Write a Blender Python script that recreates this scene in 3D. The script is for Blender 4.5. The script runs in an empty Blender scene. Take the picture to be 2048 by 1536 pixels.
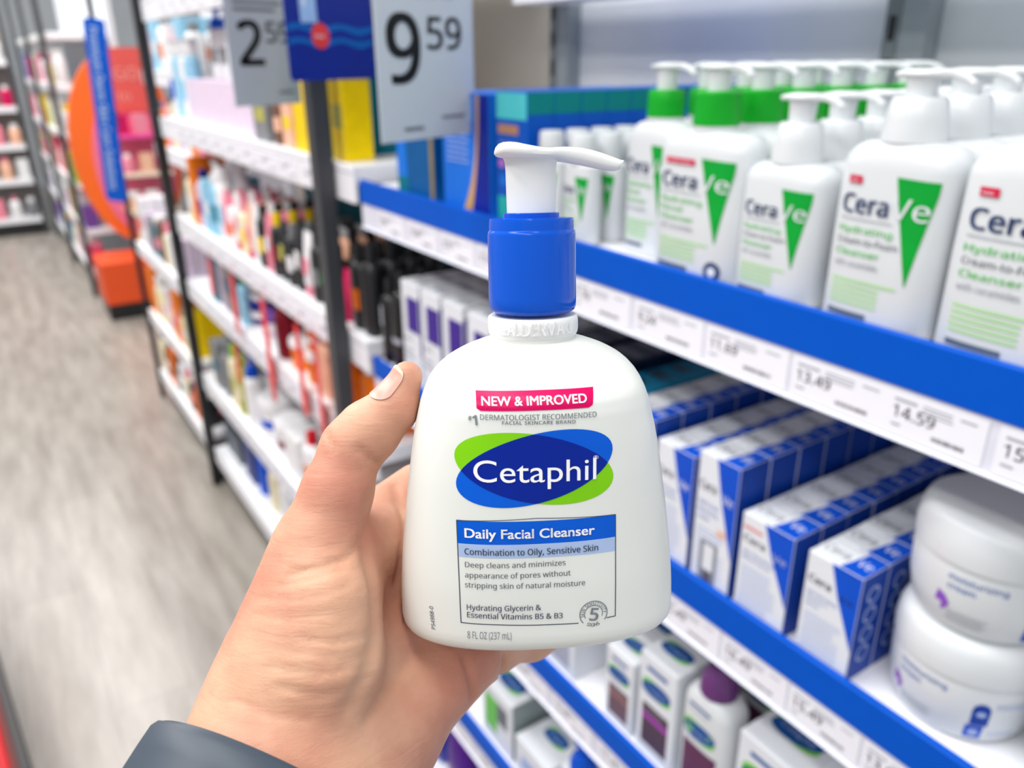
import bpy, math, random
import numpy as np
from mathutils import Matrix, Vector, Euler

random.seed(7)
PI = math.pi
S = bpy.context.scene
C = S.collection

# ------------------------------------------------------------------ camera
F, CX, CY = 1588.0, 1024.0, 768.0
pitch, yaw, roll = math.radians(22.36), math.radians(33.22), math.radians(-0.385)
FW = Vector((math.sin(yaw) * math.cos(pitch), math.cos(yaw) * math.cos(pitch), -math.sin(pitch)))
_r = FW.cross(Vector((0, 0, 1))).normalized()
_u = _r.cross(FW)
RT = _r * math.cos(roll) + _u * math.sin(roll)
UP = -_r * math.sin(roll) + _u * math.cos(roll)
EYE = Vector((0, 0, 1.49))
CAM = Matrix(((RT.x, UP.x, -FW.x, EYE.x), (RT.y, UP.y, -FW.y, EYE.y), (RT.z, UP.z, -FW.z, EYE.z), (0, 0, 0, 1)))
cd = bpy.data.cameras.new('camera')
cam = bpy.data.objects.new('camera', cd)
C.objects.link(cam)
cam.matrix_world = CAM
cd.sensor_width = 36
cd.lens = 36 * F / 2048
cd.clip_start = 0.01
cd.dof.use_dof = True
cd.dof.focus_distance = 0.217
cd.dof.aperture_fstop = cd.lens / 1000 / 0.0026
S.camera = cam

# ------------------------------------------------------------------ light and exposure
S.view_settings.view_transform = 'Standard'
S.view_settings.look = 'None'
S.view_settings.gamma = 1
S.view_settings.exposure = 0.0
w = bpy.data.worlds.new('store_air')
S.world = w
w.use_nodes = True
w.node_tree.nodes['Background'].inputs[0].default_value = (0.93, 0.965, 1.0, 1)
w.node_tree.nodes['Background'].inputs[1].default_value = 0.60


def area(name, loc, sx, sy, power, col=(1, 0.98, 0.95)):
    l = bpy.data.lights.new(name, 'AREA')
    l.shape = 'RECTANGLE'
    l.size, l.size_y, l.energy, l.color = sx, sy, power, col
    o = bpy.data.objects.new(name, l)
    C.objects.link(o)
    o.location = loc
    return o


area('ceiling_lamp', (-0.15, 0.4, 3.3), 0.35, 2.6, 34)
area('ceiling_lamp', (-0.9, 2.6, 3.3), 0.35, 4.0, 80)
area('ceiling_lamp', (0.1, 5.2, 3.3), 0.35, 3.0, 95)
area('ceiling_lamp', (-0.6, 8.0, 3.3), 2.4, 0.6, 90)
area('ceiling_lamp', (-1.6, -0.6, 3.3), 0.35, 3.2, 45)


def ray(x, y):
    return FW * F + RT * (x - CX) + UP * (CY - y)


def onx(x, y, X):
    d = ray(x, y)
    return EYE + d * (X / d.x)


def ony(x, y, Y):
    d = ray(x, y)
    return EYE + d * (Y / d.y)


def onz(x, y, Z):
    d = ray(x, y)
    return EYE + d * ((Z - EYE.z) / d.z)


# ------------------------------------------------------------------ materials
MATS = {}


def srgb(c):
    return tuple(((v / 255) / 12.92 if v / 255 <= 0.04045 else (((v / 255) + 0.055) / 1.055) ** 2.4) for v in c)


def mat(name, rgb, rough=0.45, metal=0.0, var=0.06, scale=40.0, bump=0.0, coat=0.0, trans=0.0, sss=0.0, stretch=(1, 1, 1), spec=None):
    """procedural material: an sRGB colour with a faint noise variation of its own"""
    if name in MATS:
        return MATS[name]
    m = bpy.data.materials.new(name)
    m.use_nodes = True
    nt = m.node_tree
    b = nt.nodes['Principled BSDF']
    c = srgb(rgb)
    b.inputs['Roughness'].default_value = rough
    b.inputs['Metallic'].default_value = metal
    if spec is None and max(rgb) - min(rgb) > 90:
        spec = .18        # saturated prints and plastics
    if spec is not None:
        b.inputs['Specular IOR Level'].default_value = spec
    if coat:
        b.inputs['Coat Weight'].default_value = coat
        b.inputs['Coat Roughness'].default_value = 0.08
    if trans:
        b.inputs['Transmission Weight'].default_value = trans
    if sss:
        b.inputs['Subsurface Weight'].default_value = sss
        b.inputs['Subsurface Radius'].default_value = (1, 0.5, 0.35)
        b.inputs['Subsurface Scale'].default_value = 0.004
    tc = nt.nodes.new('ShaderNodeTexCoord')
    mp = nt.nodes.new('ShaderNodeMapping')
    mp.inputs['Scale'].default_value = stretch
    nz = nt.nodes.new('ShaderNodeTexNoise')
    nz.inputs['Scale'].default_value = scale
    nz.inputs['Detail'].default_value = 3
    nt.links.new(tc.outputs['Object'], mp.inputs[0])
    nt.links.new(mp.outputs[0], nz.inputs['Vector'])
    rp = nt.nodes.new('ShaderNodeValToRGB')
    rp.color_ramp.elements[0].position = 0.3
    rp.color_ramp.elements[1].position = 0.7
    rp.color_ramp.elements[0].color = tuple(v * (1 - var) for v in c) + (1,)
    rp.color_ramp.elements[1].color = tuple(min(1, v * (1 + var)) for v in c) + (1,)
    nt.links.new(nz.outputs['Fac'], rp.inputs[0])
    nt.links.new(rp.outputs[0], b.inputs['Base Color'])
    if bump:
        bp = nt.nodes.new('ShaderNodeBump')
        bp.inputs['Strength'].default_value = bump
        bp.inputs['Distance'].default_value = 0.001
        nt.links.new(nz.outputs['Fac'], bp.inputs['Height'])
        nt.links.new(bp.outputs[0], b.inputs['Normal'])
    MATS[name] = m
    return m


def K(name, rgb, **k):
    return mat(name, rgb, **k)


WHITE = K('white_plastic', (216, 220, 223), rough=0.32, var=0.01)
PAPER = K('white_card', (224, 228, 234), rough=0.5, var=0.015)
INK = K('navy_ink', (38, 60, 105), rough=0.5)
GREYINK = K('grey_ink', (105, 110, 118), rough=0.5)
PALEINK = K('pale_grey_ink', (165, 170, 180), rough=0.5)
BLACKINK = K('black_ink', (30, 34, 38), rough=0.5)
GREEN = K('green_print', (10, 160, 55), rough=0.45)
GREENCAP = K('green_plastic', (20, 160, 40), rough=0.35)
LIME = K('lime_print', (110, 200, 60), rough=0.45)
PALELIME = K('pale_lime_print', (165, 222, 140), rough=0.5)
BLUE = K('blue_card', (8, 80, 200), rough=0.4)
DEEPBLUE = K('deep_blue_card', (10, 62, 160), rough=0.4)
RED = K('red_print', (205, 35, 75), rough=0.45)
RAILBLUE = K('blue_shelf_strip', (0, 84, 196), spec=.1, rough=0.42, var=0.02)
RAILWHITE = K('white_shelf_rail', (222, 224, 236), rough=0.35, var=0.02)
TAGPAPER = K('shelf_tag_paper', (240, 240, 248), rough=0.5, var=0.01)
STEEL = K('grey_painted_steel', (150, 158, 164), rough=0.4, var=0.03)
DARKSTEEL = K('dark_grey_steel', (52, 60, 66), rough=0.4)
BLACK = K('black_plastic', (22, 24, 28), rough=0.35)
SHELFWHITE = K('white_shelf_steel', (244, 245, 250), rough=0.35, var=0.01)


# ------------------------------------------------------------------ mesh builder
class MB:
    def __init__(s):
        s.v, s.f, s.m, s.mats, s.sm = [], [], [], [], []
        s.T = None

    def mi(s, m):
        if m not in s.mats:
            s.mats.append(m)
        return s.mats.index(m)

    def add(s, verts, faces, m, smooth=False, fn=None):
        n = len(s.v)
        if fn:
            verts = [fn(*p) for p in verts]
        s.v += [tuple(p) for p in verts]
        k = s.mi(m)
        for f in faces:
            s.f.append(tuple(i + n for i in f))
            s.m.append(k)
            s.sm.append(smooth)
        return s

    def box(s, x0, x1, y0, y1, z0, z1, m, bev=0.0, fn=None):
        if bev <= 0:
            v = [(x, y, z) for z in (z0, z1) for y in (y0, y1) for x in (x0, x1)]
            f = [(0, 2, 3, 1), (4, 5, 7, 6), (0, 1, 5, 4), (2, 6, 7, 3), (0, 4, 6, 2), (1, 3, 7, 5)]
            return s.add(v, f, m, fn=fn)
        b = bev
        rings = []
        for z, i in ((z0, b), (z0 + b, 0), (z1 - b, 0), (z1, b)):
            X0, X1, Y0, Y1 = x0 + i, x1 - i, y0 + i, y1 - i
            q = b if i == 0 else b * 0.4
            rings.append([(X0 + q, Y0, z), (X1 - q, Y0, z), (X1, Y0 + q, z), (X1, Y1 - q, z), (X1 - q, Y1, z), (X0 + q, Y1, z), (X0, Y1 - q, z), (X0, Y0 + q, z)])
        return s.loft(rings, m, fn=fn, smooth=False)

    def loft(s, rings, m, caps=True, smooth=True, fn=None, closed=True):
        n = len(rings[0])
        v = [p for r in rings for p in r]
        f = []
        for i in range(len(rings) - 1):
            for j in range(n if closed else n - 1):
                k = (j + 1) % n
                f.append((i * n + j, i * n + k, (i + 1) * n + k, (i + 1) * n + j))
        s.add(v, f, m, smooth, fn)
        if caps:
            a = len(s.v) - len(v)
            k = s.mi(m)
            s.f.append(tuple(a + j for j in reversed(range(n)))); s.m.append(k); s.sm.append(False)
            s.f.append(tuple(a + (len(rings) - 1) * n + j for j in range(n))); s.m.append(k); s.sm.append(False)
        return s

    def lathe(s, prof, m, n=20, cx=0, cy=0, caps=True, smooth=True, fn=None, sx=1, sy=1):
        rings = [[(cx + r * sx * math.cos(2 * PI * j / n), cy + r * sy * math.sin(2 * PI * j / n), z) for j in range(n)] for r, z in prof]
        return s.loft(rings, m, caps, smooth, fn)

    def poly(s, pts, m, fn=None):
        """flat polygon of 3-D points"""
        return s.add(pts, [tuple(range(len(pts)))], m, fn=fn)

    def tube(s, pts, r, m, n=8, fn=None):
        pts = [Vector(p) for p in pts]
        rings = []
        a = None
        for i, p in enumerate(pts):
            t = (pts[min(i + 1, len(pts) - 1)] - pts[max(i - 1, 0)]).normalized()
            if a is None:
                a = t.orthogonal().normalized()
            a = (a - t * a.dot(t)).normalized()
            b = t.cross(a)
            rr = r[i] if isinstance(r, (list, tuple)) else r
            rings.append([tuple(p + a * rr * math.cos(2 * PI * j / n) + b * rr * math.sin(2 * PI * j / n)) for j in range(n)])
        return s.loft(rings, m, fn=fn)

    def mesh(s, name):
        me = bpy.data.meshes.new(name)
        me.from_pydata(s.v, [], s.f)
        for m in s.mats:
            me.materials.append(m)
        me.polygons.foreach_set('material_index', s.m)
        me.polygons.foreach_set('use_smooth', s.sm)
        me.update()
        me.set_sharp_from_angle(angle=math.radians(38))
        return me

    def build(s, name, parent=None, **tags):
        o = bpy.data.objects.new(name, s.mesh(name))
        C.objects.link(o)
        if parent is not None:
            o.parent = parent
        return tag(o, **tags)


def tag(o, label=None, cat=None, group=None, kind=None):
    if label:
        o['label'] = label
    if cat:
        o['category'] = cat
    if group:
        o['group'] = group
    if kind:
        o['kind'] = kind
    return o


def empty(name, loc=(0, 0, 0), rz=0, **tags):
    o = bpy.data.objects.new(name, None)
    C.objects.link(o)
    o.location = loc
    o.rotation_euler = (0, 0, rz)
    o.empty_display_size = 0.02
    return tag(o, **tags)


def kids(o):
    return KIDS.get(o.name, [])


def copy_tree(o, parent=None):
    c = o.copy()
    C.objects.link(c)
    if parent is not None:
        c.parent = parent
    for ch in [x for x in ALL_CHILDREN(o)]:
        copy_tree(ch, c)
    return c


def ALL_CHILDREN(o):
    return [x for x in o.children]


# text as small flat glyph meshes (size 1 = em)
_tc = {}


FONT = None
try:      # a sans-serif that ships inside Blender; its plain built-in face otherwise
    import os
    FONT = bpy.data.fonts.load(os.path.join(bpy.utils.system_resource('DATAFILES'), 'fonts', 'NotoSansHebrew-Regular.woff2'))
except Exception:
    FONT = None


def _glyphmesh(s, res, spacing, logo):
    cu = bpy.data.curves.new('lettering', 'FONT')
    cu.body = s
    if FONT is not None and not logo:
        cu.font = FONT
    cu.size = 1
    cu.space_character = spacing
    cu.resolution_u = res
    ob = bpy.data.objects.new('lettering', cu)
    C.objects.link(ob)
    dg = bpy.context.evaluated_depsgraph_get()
    me = ob.evaluated_get(dg).to_mesh()
    v = [(p.co.x, p.co.y) for p in me.vertices]
    f = [tuple(p.vertices) for p in me.polygons]
    ob.evaluated_get(dg).to_mesh_clear()
    bpy.data.objects.remove(ob)
    bpy.data.curves.remove(cu)
    return v, f


def glyphs(s, bold=0.0, res=2, spacing=1.0, logo=False):
    """flat glyph outlines, cap height 0.73; a bold face is made of shifted copies of the strokes"""
    key = (s, bold, res, spacing, logo)
    if key not in _tc:
        ck = ('cap', logo)
        if ck not in _tc:
            _tc[ck] = .73 / max(b for a, b in _glyphmesh('H', 2, 1, logo)[0])
        q = _tc[ck]
        v, f = _glyphmesh(s, res, spacing, logo)
        v = [(a * q, b * q) for a, b in v]
        if bold:
            n = len(v)
            V, Fc = list(v), list(f)
            sh = ((-1, -.6), (1, -.6), (-1, .6), (1, .6)) if res > 1 else ((1, .5),)
            for i, (dx, dy) in enumerate(sh):
                V += [(a + dx * bold, b + dy * bold) for a, b in v]
                Fc += [tuple(x + n * (i + 1) for x in t) for t in f]
            v, f = V, Fc
        x0 = min(a for a, b in v)
        x1 = max(a for a, b in v)
        _tc[key] = ([(a - x0, b) for a, b in v], f, x1 - x0)
    return _tc[key]


CAP = 0.73   # cap height of the font in em


def text(mb, s, fn, u0, v0, m, width=None, cap=None, bold=0.0, lift=0.0003, res=1, spacing=1.0, slant=0.0, logo=False):
    """write s on a surface: fn(u, v, lift) -> point; (u0, v0) is the left end of the baseline"""
    g, f, wd = glyphs(s, bold, res, spacing, logo)
    if cap is None:
        ky = kx = width / wd
    else:
        ky = cap / CAP
        kx = width / wd if width else ky
    mb.add([fn(u0 + a * kx + b * ky * slant, v0 + b * ky, lift) for a, b in g], f, m)


def rect(mb, fn, u0, u1, v0, v1, m, lift=0.0002, nu=1, nv=1):
    v = [fn(u0 + (u1 - u0) * i / nu, v0 + (v1 - v0) * j / nv, lift) for j in range(nv + 1) for i in range(nu + 1)]
    f = [(j * (nu + 1) + i, j * (nu + 1) + i + 1, (j + 1) * (nu + 1) + i + 1, (j + 1) * (nu + 1) + i) for j in range(nv) for i in range(nu)]
    mb.add(v, f, m)


def blob(mb, fn, cu, cv, rfun, m, lift=0.0002, n=48, rings=4):
    """star-shaped print: rfun(angle) -> radius"""
    v = [fn(cu, cv, lift)]
    f = []
    for k in range(1, rings + 1):
        for j in range(n):
            t = 2 * PI * j / n
            r = rfun(t) * k / rings
            v.append(fn(cu + r * math.cos(t), cv + r * math.sin(t), lift))
    for j in range(n):
        f.append((0, 1 + j, 1 + (j + 1) % n))
    for k in range(rings - 1):
        for j in range(n):
            a = 1 + k * n + j
            b = 1 + k * n + (j + 1) % n
            f.append((a, a + n, b + n, b))
    mb.add(v, f, m)


def ell(a, b, phi=0.0):
    return lambda t: a * b / math.sqrt((b * math.cos(t - phi)) ** 2 + (a * math.sin(t - phi)) ** 2)


def interp(tab, z):
    """piecewise linear over rows (z, ...), returns the other columns"""
    if z <= tab[0][0]:
        return tab[0][1:]
    for p, q in zip(tab, tab[1:]):
        if z <= q[0]:
            t = (z - p[0]) / (q[0] - p[0])
            return tuple(a + (b - a) * t for a, b in zip(p[1:], q[1:]))
    return tab[-1][1:]


def superring(a, b, z, n, e, cx=0, cy=0):
    out = []
    for j in range(n):
        t = 2 * PI * j / n
        c, s_ = math.cos(t), math.sin(t)
        out.append((cx + a * math.copysign(abs(c) ** (2 / e), c), cy + b * math.copysign(abs(s_) ** (2 / e), s_), z))
    return out

# ------------------------------------------------------------------ the bottle held in the hand
D0 = 0.2354
al, ps, ro = math.radians(13.05), math.radians(3.7), math.radians(1.1)
cu_ = Vector((0, math.cos(al), math.sin(al)))
cn_ = Vector((0, -math.sin(al), math.cos(al)))
ex_ = Vector((1, 0, 0))
br = ex_ * math.cos(ps) - cn_ * math.sin(ps)
bn = cn_ * math.cos(ps) + ex_ * math.sin(ps)
bu = cu_ * math.cos(ro) - br * math.sin(ro)
br = br * math.cos(ro) + cu_ * math.sin(ro)
O_ = Vector(((1072 - CX) / F * D0, -(1130 - CY) / F * D0, -D0))


def hb_matrix(o):
    m = Matrix(((br.x, -bn.x, bu.x, o.x), (br.y, -bn.y, bu.y, o.y), (br.z, -bn.z, bu.z, o.z), (0, 0, 0, 1)))
    return CAM @ m


def hpoint(px, py, g=None, M=None):
    """point where the sight line through (px, py) meets the surface y = g(x, z) of the bottle's frame"""
    M = M or HB
    inv = M.inverted()
    e = inv @ EYE
    d = inv.to_3x3() @ ray(px, py)
    y = 0.0
    for _ in range(8):
        t = (y - e.y) / d.y
        p = e + d * t
        y = g(p.x, p.z) if g else 0.0
    return Vector((p.x, y, p.z))


HB = hb_matrix(O_)
zb = hpoint(1071, 1311, lambda x, z: -0.0225).z
HB = hb_matrix(O_ + bu * zb)


def hdist(p):
    return (HB @ p - EYE).dot(FW)


body_tab = []
for py, wpx in ((1236, 524), (1200, 532), (1160, 534), (1130, 533), (1090, 529), (1050, 523), (1000, 514), (960, 505), (920, 496), (880, 486), (845, 475), (810, 460), (790, 451), (770, 438), (750, 420), (735, 401), (720, 374), (708, 345), (698, 312), (690, 280), (684, 250), (678, 215), (674, 186)):
    p = hpoint(1070, py)
    body_tab.append((p.z, wpx / 2 * hdist(p) / F))
z_top = body_tab[-1][0]
zmax = z_top
btab = [(0, .0225), (.004, .0238), (.02, .0246), (.05, .0246), (zmax - .024, .0242), (zmax - .017, .0238), (zmax - .0135, .0231), (zmax - .0118, .0220), (zmax - .0100, .0200), (zmax - .005, .0160), (zmax - .002, .0140), (zmax, .0125)]
EXPO = 2.45


def bodyab(z):
    z0 = body_tab[0][0]
    a = interp(body_tab, z)[0]
    b = interp(btab, z)[0]
    return a, b


def bodyfront(x, z):
    a, b = bodyab(z)
    q = min(abs(x) / a, 0.98)
    return -b * (1 - q ** EXPO) ** (1 / EXPO)


HERO = K('bottle_white_plastic', (232, 234, 228), rough=0.3, var=0.004, coat=0.05, sss=0.05)
PUMPW = K('pump_white_plastic', (240, 241, 240), rough=0.28, var=0.004)
CAPBLUE = K('glossy_blue_plastic', (0, 84, 205), rough=0.16, var=0.01, spec=.3)

hero = empty('lotion_bottle', label='white pump bottle with blue collar and oval blue and green logo, held in the hand', cat='bottle')
hero.matrix_world = HB
# body
m = MB()
zs = [0.0, .0006, .0016, .003, .0048] + list(np.linspace(.007, zmax - .02, 26)) + list(np.linspace(zmax - .0185, zmax, 26))
rings = []
for z in zs:
    a, b = bodyab(max(z, body_tab[0][0]))
    b = interp(btab, z)[0]
    sh = {0.0: .0036, .0006: .0021, .0016: .0010, .003: .0003}.get(z, 0)
    e = EXPO if z < zmax - .012 else EXPO - (EXPO - 2) * (z - zmax + .012) / .012
    rings.append(superring(a - sh, b - sh, z, 96, e))
m.loft(rings, HERO)
# smooth the bottle a little along its height: the neck stub
m.lathe([(.0118, zmax - .001), (.0118, zmax + .004)], HERO, n=48)
hbody = m.build('body', hero)

# neck ring, cap, stem and pump head
pr = hpoint(1065, 650)
dr = hdist(pr)


def zat(py, cx=1064):
    return hpoint(cx, py).z


def rpx(wpx, py):
    return wpx / 2 * hdist(hpoint(1064, py)) / F


ax = 0.0
z0, z1 = zat(667), zat(628)
r = rpx(180, 650)
cxo = 0.0003
m = MB()
m.lathe([(r * .80, z0 - .0012), (r * .93, z0 - .0004), (r * .985, z0 + .0006), (r, z0 + .0018), (r, z1 - .0014), (r * .985, z1 - .0004), (r * .95, z1), (r * .5, z1 + .0001)], PUMPW, n=72, caps=True)


def ringmap(R):
    def fn(u, v, l):
        t = u / R
        return ((R + l) * math.sin(t), -(R + l) * math.cos(t), v)
    return fn


m.build('neck_ring', hero)
m = MB()
g, f, wd = glyphs('GALDERMA ®', 0.02)
ky = .0033 / CAP
kx = r * 1.72 / wd
fn = ringmap(r)
for l in (0.0004,):
    m.add([fn(a * kx - wd * kx / 2 + .0004, b * ky + (z0 + z1) / 2 - .0013, l) for a, b in g], f, K('raised_white_letters', (250, 251, 250), rough=.3, var=.004))
m.build('raised_lettering', hero, label='raised white lettering round the neck ring')
m = MB()
zc0, zc1, zc2, zc3 = zat(613), zat(462), zat(436), zat(425)
rc = rpx(175, 540)
m.lathe([(rc * .90, zc0 - .0012), (rc * .965, zc0 - .0006), (rc * 1.005, zc0 + .0004), (rc * 1.005, zc0 + .003), (rc * .995, zc1 - .0008), (rc * .985, zc1), (rc * .96, zc1 + .0003), (rc * .957, zc1 + .0006),
         (rc * .955, zc2 - .0007), (rc * .94, zc2), (rc * .63, zc2 + .0002), (rc * .63, zc3 - .0002), (rc * .61, zc3), (rc * .5, zc3)], CAPBLUE, n=96)
m.build('collar', hero)
zs0, zs1 = zat(428), zat(316)
rs = rpx(101, 370)
m = MB()
m.lathe([(rs * .97, zs0 - .001), (rs * .985, zs0 + .004), (rs, zs1 - .003), (rs * 1.03, zs1 - .001), (rs * 1.12, zs1 + .0006), (rs * 1.15, zs1 + .0015)], PUMPW, n=64)
m.build('stem', hero)
# pump head: lofted from its pad to the tip of the nozzle
m = MB()
head = [  # px, top py, bottom py, half depth (m), exponent
    (988.5, 303, 309, .0018, 2.2), (991, 295, 312, .0045, 2.6), (996, 289, 314, .0066, 3), (1004, 286, 315, .0084, 3.2), (1016, 285.5, 317, .0097, 3.4), (1030, 287, 319, .0104, 3.5),
    (1048, 291, 320, .0107, 3.5), (1066, 294.5, 320, .0106, 3.5), (1082, 297, 320, .0101, 3.4), (1098, 297, 320, .0092, 3.3), (1112, 295.5, 321, .0080, 3.2), (1126, 294.5, 324, .0068, 3.1),
    (1142, 294.5, 327, .0059, 3), (1160, 296, 330, .0053, 3), (1178, 299.5, 334, .0049, 3), (1198, 305, 338.5, .0046, 3), (1216, 311.5, 341.5, .0044, 3), (1228, 316, 342.5, .0043, 3), (1235, 319, 340, .0042, 3), (1242, 321.5, 324.5, .0039, 2.6)]
rings = []
for px, ty, by, hd, e in head:
    a = hpoint(px, ty)
    b = hpoint(px, by)
    zc, hz, x = (a.z + b.z) / 2, (a.z - b.z) / 2, a.x
    rings.append([(x, v * 1.0, zc + u) for u, v, _ in superring(hz, hd, 0, 32, e)])
m.loft(rings, PUMPW)
m.build('pump_head', hero)
# printed label: laid out on the curved front
PINK = K('magenta_print', (208, 0, 90), rough=.3)
LGREEN = K('leaf_green_print', (130, 208, 18), rough=.3)
LBLUE = K('bright_blue_print', (0, 92, 212), rough=.3)
LNAVY = K('royal_blue_print', (0, 36, 148), rough=.3)
LPALE = K('pale_blue_print', (172, 194, 232), rough=.3)
LGREY = K('grey_print', (120, 126, 134), rough=.35)
LSLATE = K('slate_print', (62, 72, 92), rough=.35)
LWHITE = K('white_print', (250, 250, 252), rough=.3)
LVIOLET = K('violet_grey_print', (96, 98, 120), rough=.35)


def bfn(u, v, l):
    return (u, bodyfront(u, v) - l, v)


def LP(px, py):
    p = hpoint(px, py, bodyfront)
    return p.x, p.z


def pgrid(mb, tl, tr, bl, brr, mt, lift, nu=24, nv=4):
    """patch given by its four picture corners, draped on the bottle front"""
    P = [LP(*q) for q in (tl, tr, bl, brr)]
    v = []
    for j in range(nv + 1):
        for i in range(nu + 1):
            s, t = i / nu, j / nv
            u = (P[0][0] * (1 - s) + P[1][0] * s) * (1 - t) + (P[2][0] * (1 - s) + P[3][0] * s) * t
            z = (P[0][1] * (1 - s) + P[1][1] * s) * (1 - t) + (P[2][1] * (1 - s) + P[3][1] * s) * t
            v.append(bfn(u, z, lift))
    f = [(j * (nu + 1) + i, (j + 1) * (nu + 1) + i, (j + 1) * (nu + 1) + i + 1, j * (nu + 1) + i + 1) for j in range(nv) for i in range(nu)]
    mb.add(v, f, mt)


def ptext(mb, s, l, rgt, cap_px, mt, bold=0.0, lift=.00036, res=4, spacing=1.0, logo=False):
    """text whose baseline runs between two picture points on the bottle front"""
    a, b = LP(*l), LP(*rgt)
    g, f, wd = glyphs(s, bold, res, spacing, logo)
    dx, dz = b[0] - a[0], b[1] - a[1]
    L = math.hypot(dx, dz)
    c = LP(l[0], l[1] - cap_px)
    ky = math.hypot(c[0] - a[0], c[1] - a[1]) / CAP
    kx = L / wd
    ux, uz = dx / L, dz / L
    mb.add([bfn(a[0] + p * kx * ux - q * ky * uz, a[1] + p * kx * uz + q * ky * ux, lift) for p, q in g], f, mt)


m = MB()
# magenta tab with rounded lower corners
def tabf():
    tl, tr, bl, b2 = LP(951, 780), LP(1186, 773), LP(953, 821), LP(1185, 814)
    nu, nv = 30, 8
    v = []
    for j in range(nv + 1):
        t = j / nv
        y = (1 - t) * 41
        ins = 0
        rr = 8.0 / 41
        if t > 1 - rr:
            q = (t - (1 - rr)) / rr
            ins = 8.0 / 234 * (1 - math.sqrt(max(0, 1 - q * q)))
        for i in range(nu + 1):
            s = ins + (1 - 2 * ins) * i / nu
            u = (tl[0] * (1 - s) + tr[0] * s) * (1 - t) + (bl[0] * (1 - s) + b2[0] * s) * t
            z = (tl[1] * (1 - s) + tr[1] * s) * (1 - t) + (bl[1] * (1 - s) + b2[1] * s) * t
            v.append(bfn(u, z, .00016))
    f = [(j * (nu + 1) + i, (j + 1) * (nu + 1) + i, (j + 1) * (nu + 1) + i + 1, j * (nu + 1) + i + 1) for j in range(nv) for i in range(nu)]
    m.add(v, f, PINK)


tabf()
ptext(m, 'NEW & IMPROVED', (963, 810), (1174, 804), 18, LWHITE, bold=.018, logo=True)
ptext(m, '#', (936, 840), (944, 840), 9, LGREY, bold=.02)
ptext(m, '1', (945.5, 849), (955, 849), 19, LGREY, bold=.03)
ptext(m, 'DERMATOLOGIST RECOMMENDED', (960, 838.5), (1193, 832.5), 10.5, LGREY, bold=.008)
ptext(m, 'FACIAL SKINCARE BRAND', (1004, 848.5), (1151, 846), 7, LGREY, bold=.018, spacing=1.1)
# oval mark: two crossed ellipses and their dark overlap
cx_, cz_ = LP(1070.5, 939)
k = (LP(1120, 939)[0] - LP(1020, 939)[0]) / 100
kz = (LP(1070, 914)[1] - LP(1070, 964)[1]) / 50
tilt = math.radians(1.5)


def ofn(u, v, l):
    x = (u * math.cos(tilt) - v * math.sin(tilt)) * k
    z = (u * math.sin(tilt) + v * math.cos(tilt)) * kz
    return bfn(cx_ + x, cz_ + z, l)


e1 = ell(163, 68.5, math.radians(-12.1))
e2 = ell(163, 68.5, math.radians(12.1))
blob(m, ofn, 0, 0, e1, LGREEN, .00006, 120, 10)
blob(m, ofn, 0, 0, e2, LBLUE, .00012, 120, 10)
blob(m, ofn, 0, 0, lambda t: min(e1(t), e2(t)), LNAVY, .00018, 160, 10)
ptext(m, 'Cetaphil', (947, 962), (1192, 957), 43, LWHITE, bold=0, lift=.0004, res=6, logo=True)
ptext(m, '®', (1186, 917), (1196, 917), 7, LWHITE, lift=.0004)
# text panel
pgrid(m, (913, 1039), (1231, 1028), (916, 1086), (1231, 1073), LBLUE, .00006)
pgrid(m, (916, 1086), (1231, 1073), (918, 1113), (1230, 1101), LPALE, .00006)
ptext(m, 'Daily Facial Cleanser', (929, 1073.5), (1189, 1067), 18, LWHITE, bold=.022, logo=True)
ptext(m, 'Combination to Oily, Sensitive Skin', (929, 1107.5), (1196, 1099.5), 12, LSLATE, bold=.010)
for s_, x1, yy in (('Deep cleans and minimizes', 1131, 1133), ('appearance of pores without', 1141, 1153.5), ('stripping skin of natural moisture', 1170, 1173)):
    ptext(m, s_, (930, yy), (x1, yy - 4), 10.5, LGREY, bold=.004)
ptext(m, 'Hydrating Glycerin &', (933.5, 1218), (1082, 1219), 10.5, LVIOLET, bold=.012)
ptext(m, 'Essential Vitamins B5 & B3', (934, 1233), (1125, 1235), 10.5, LVIOLET, bold=.012)
ptext(m, '8 FL OZ (237 mL)', (935, 1275), (1023, 1277.5), 14, LGREY)
ptext(m, 'P54988-0', (870, 1259), (870, 1212), 0.1, LGREY) if False else None


def pline(pts, wpx, mt, lift=.0001, n=16):
    P = [LP(*q) for q in pts]
    hw = wpx * k / 2
    for a, b in zip(P, P[1:]):
        dx, dz = b[0] - a[0], b[1] - a[1]
        L = math.hypot(dx, dz)
        nx, nz = -dz / L * hw, dx / L * hw
        v = []
        for i in range(n + 1):
            t = i / n
            x, z = a[0] + dx * t, a[1] + dz * t
            v += [bfn(x + nx, z + nz, lift), bfn(x - nx, z - nz, lift)]
        m.add(v, [(2 * i, 2 * i + 1, 2 * i + 3, 2 * i + 2) for i in range(n)], mt)


pline([(913, 1040), (922, 1244.5)], 2, LSLATE)
pline([(913, 1040), (1071, 1036.5), (1231, 1028.5)], 1.5, LSLATE, .00012)
pline([(1231, 1028.5), (1230.5, 1231.5), (1213, 1235)], 2, LSLATE)
pline([(921.5, 1244.5), (1000, 1249.5), (1071, 1250), (1157, 1246)], 2, LSLATE)
# round seal
sx, sz = LP(1187, 1227)
rr = 29.5 * k


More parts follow.
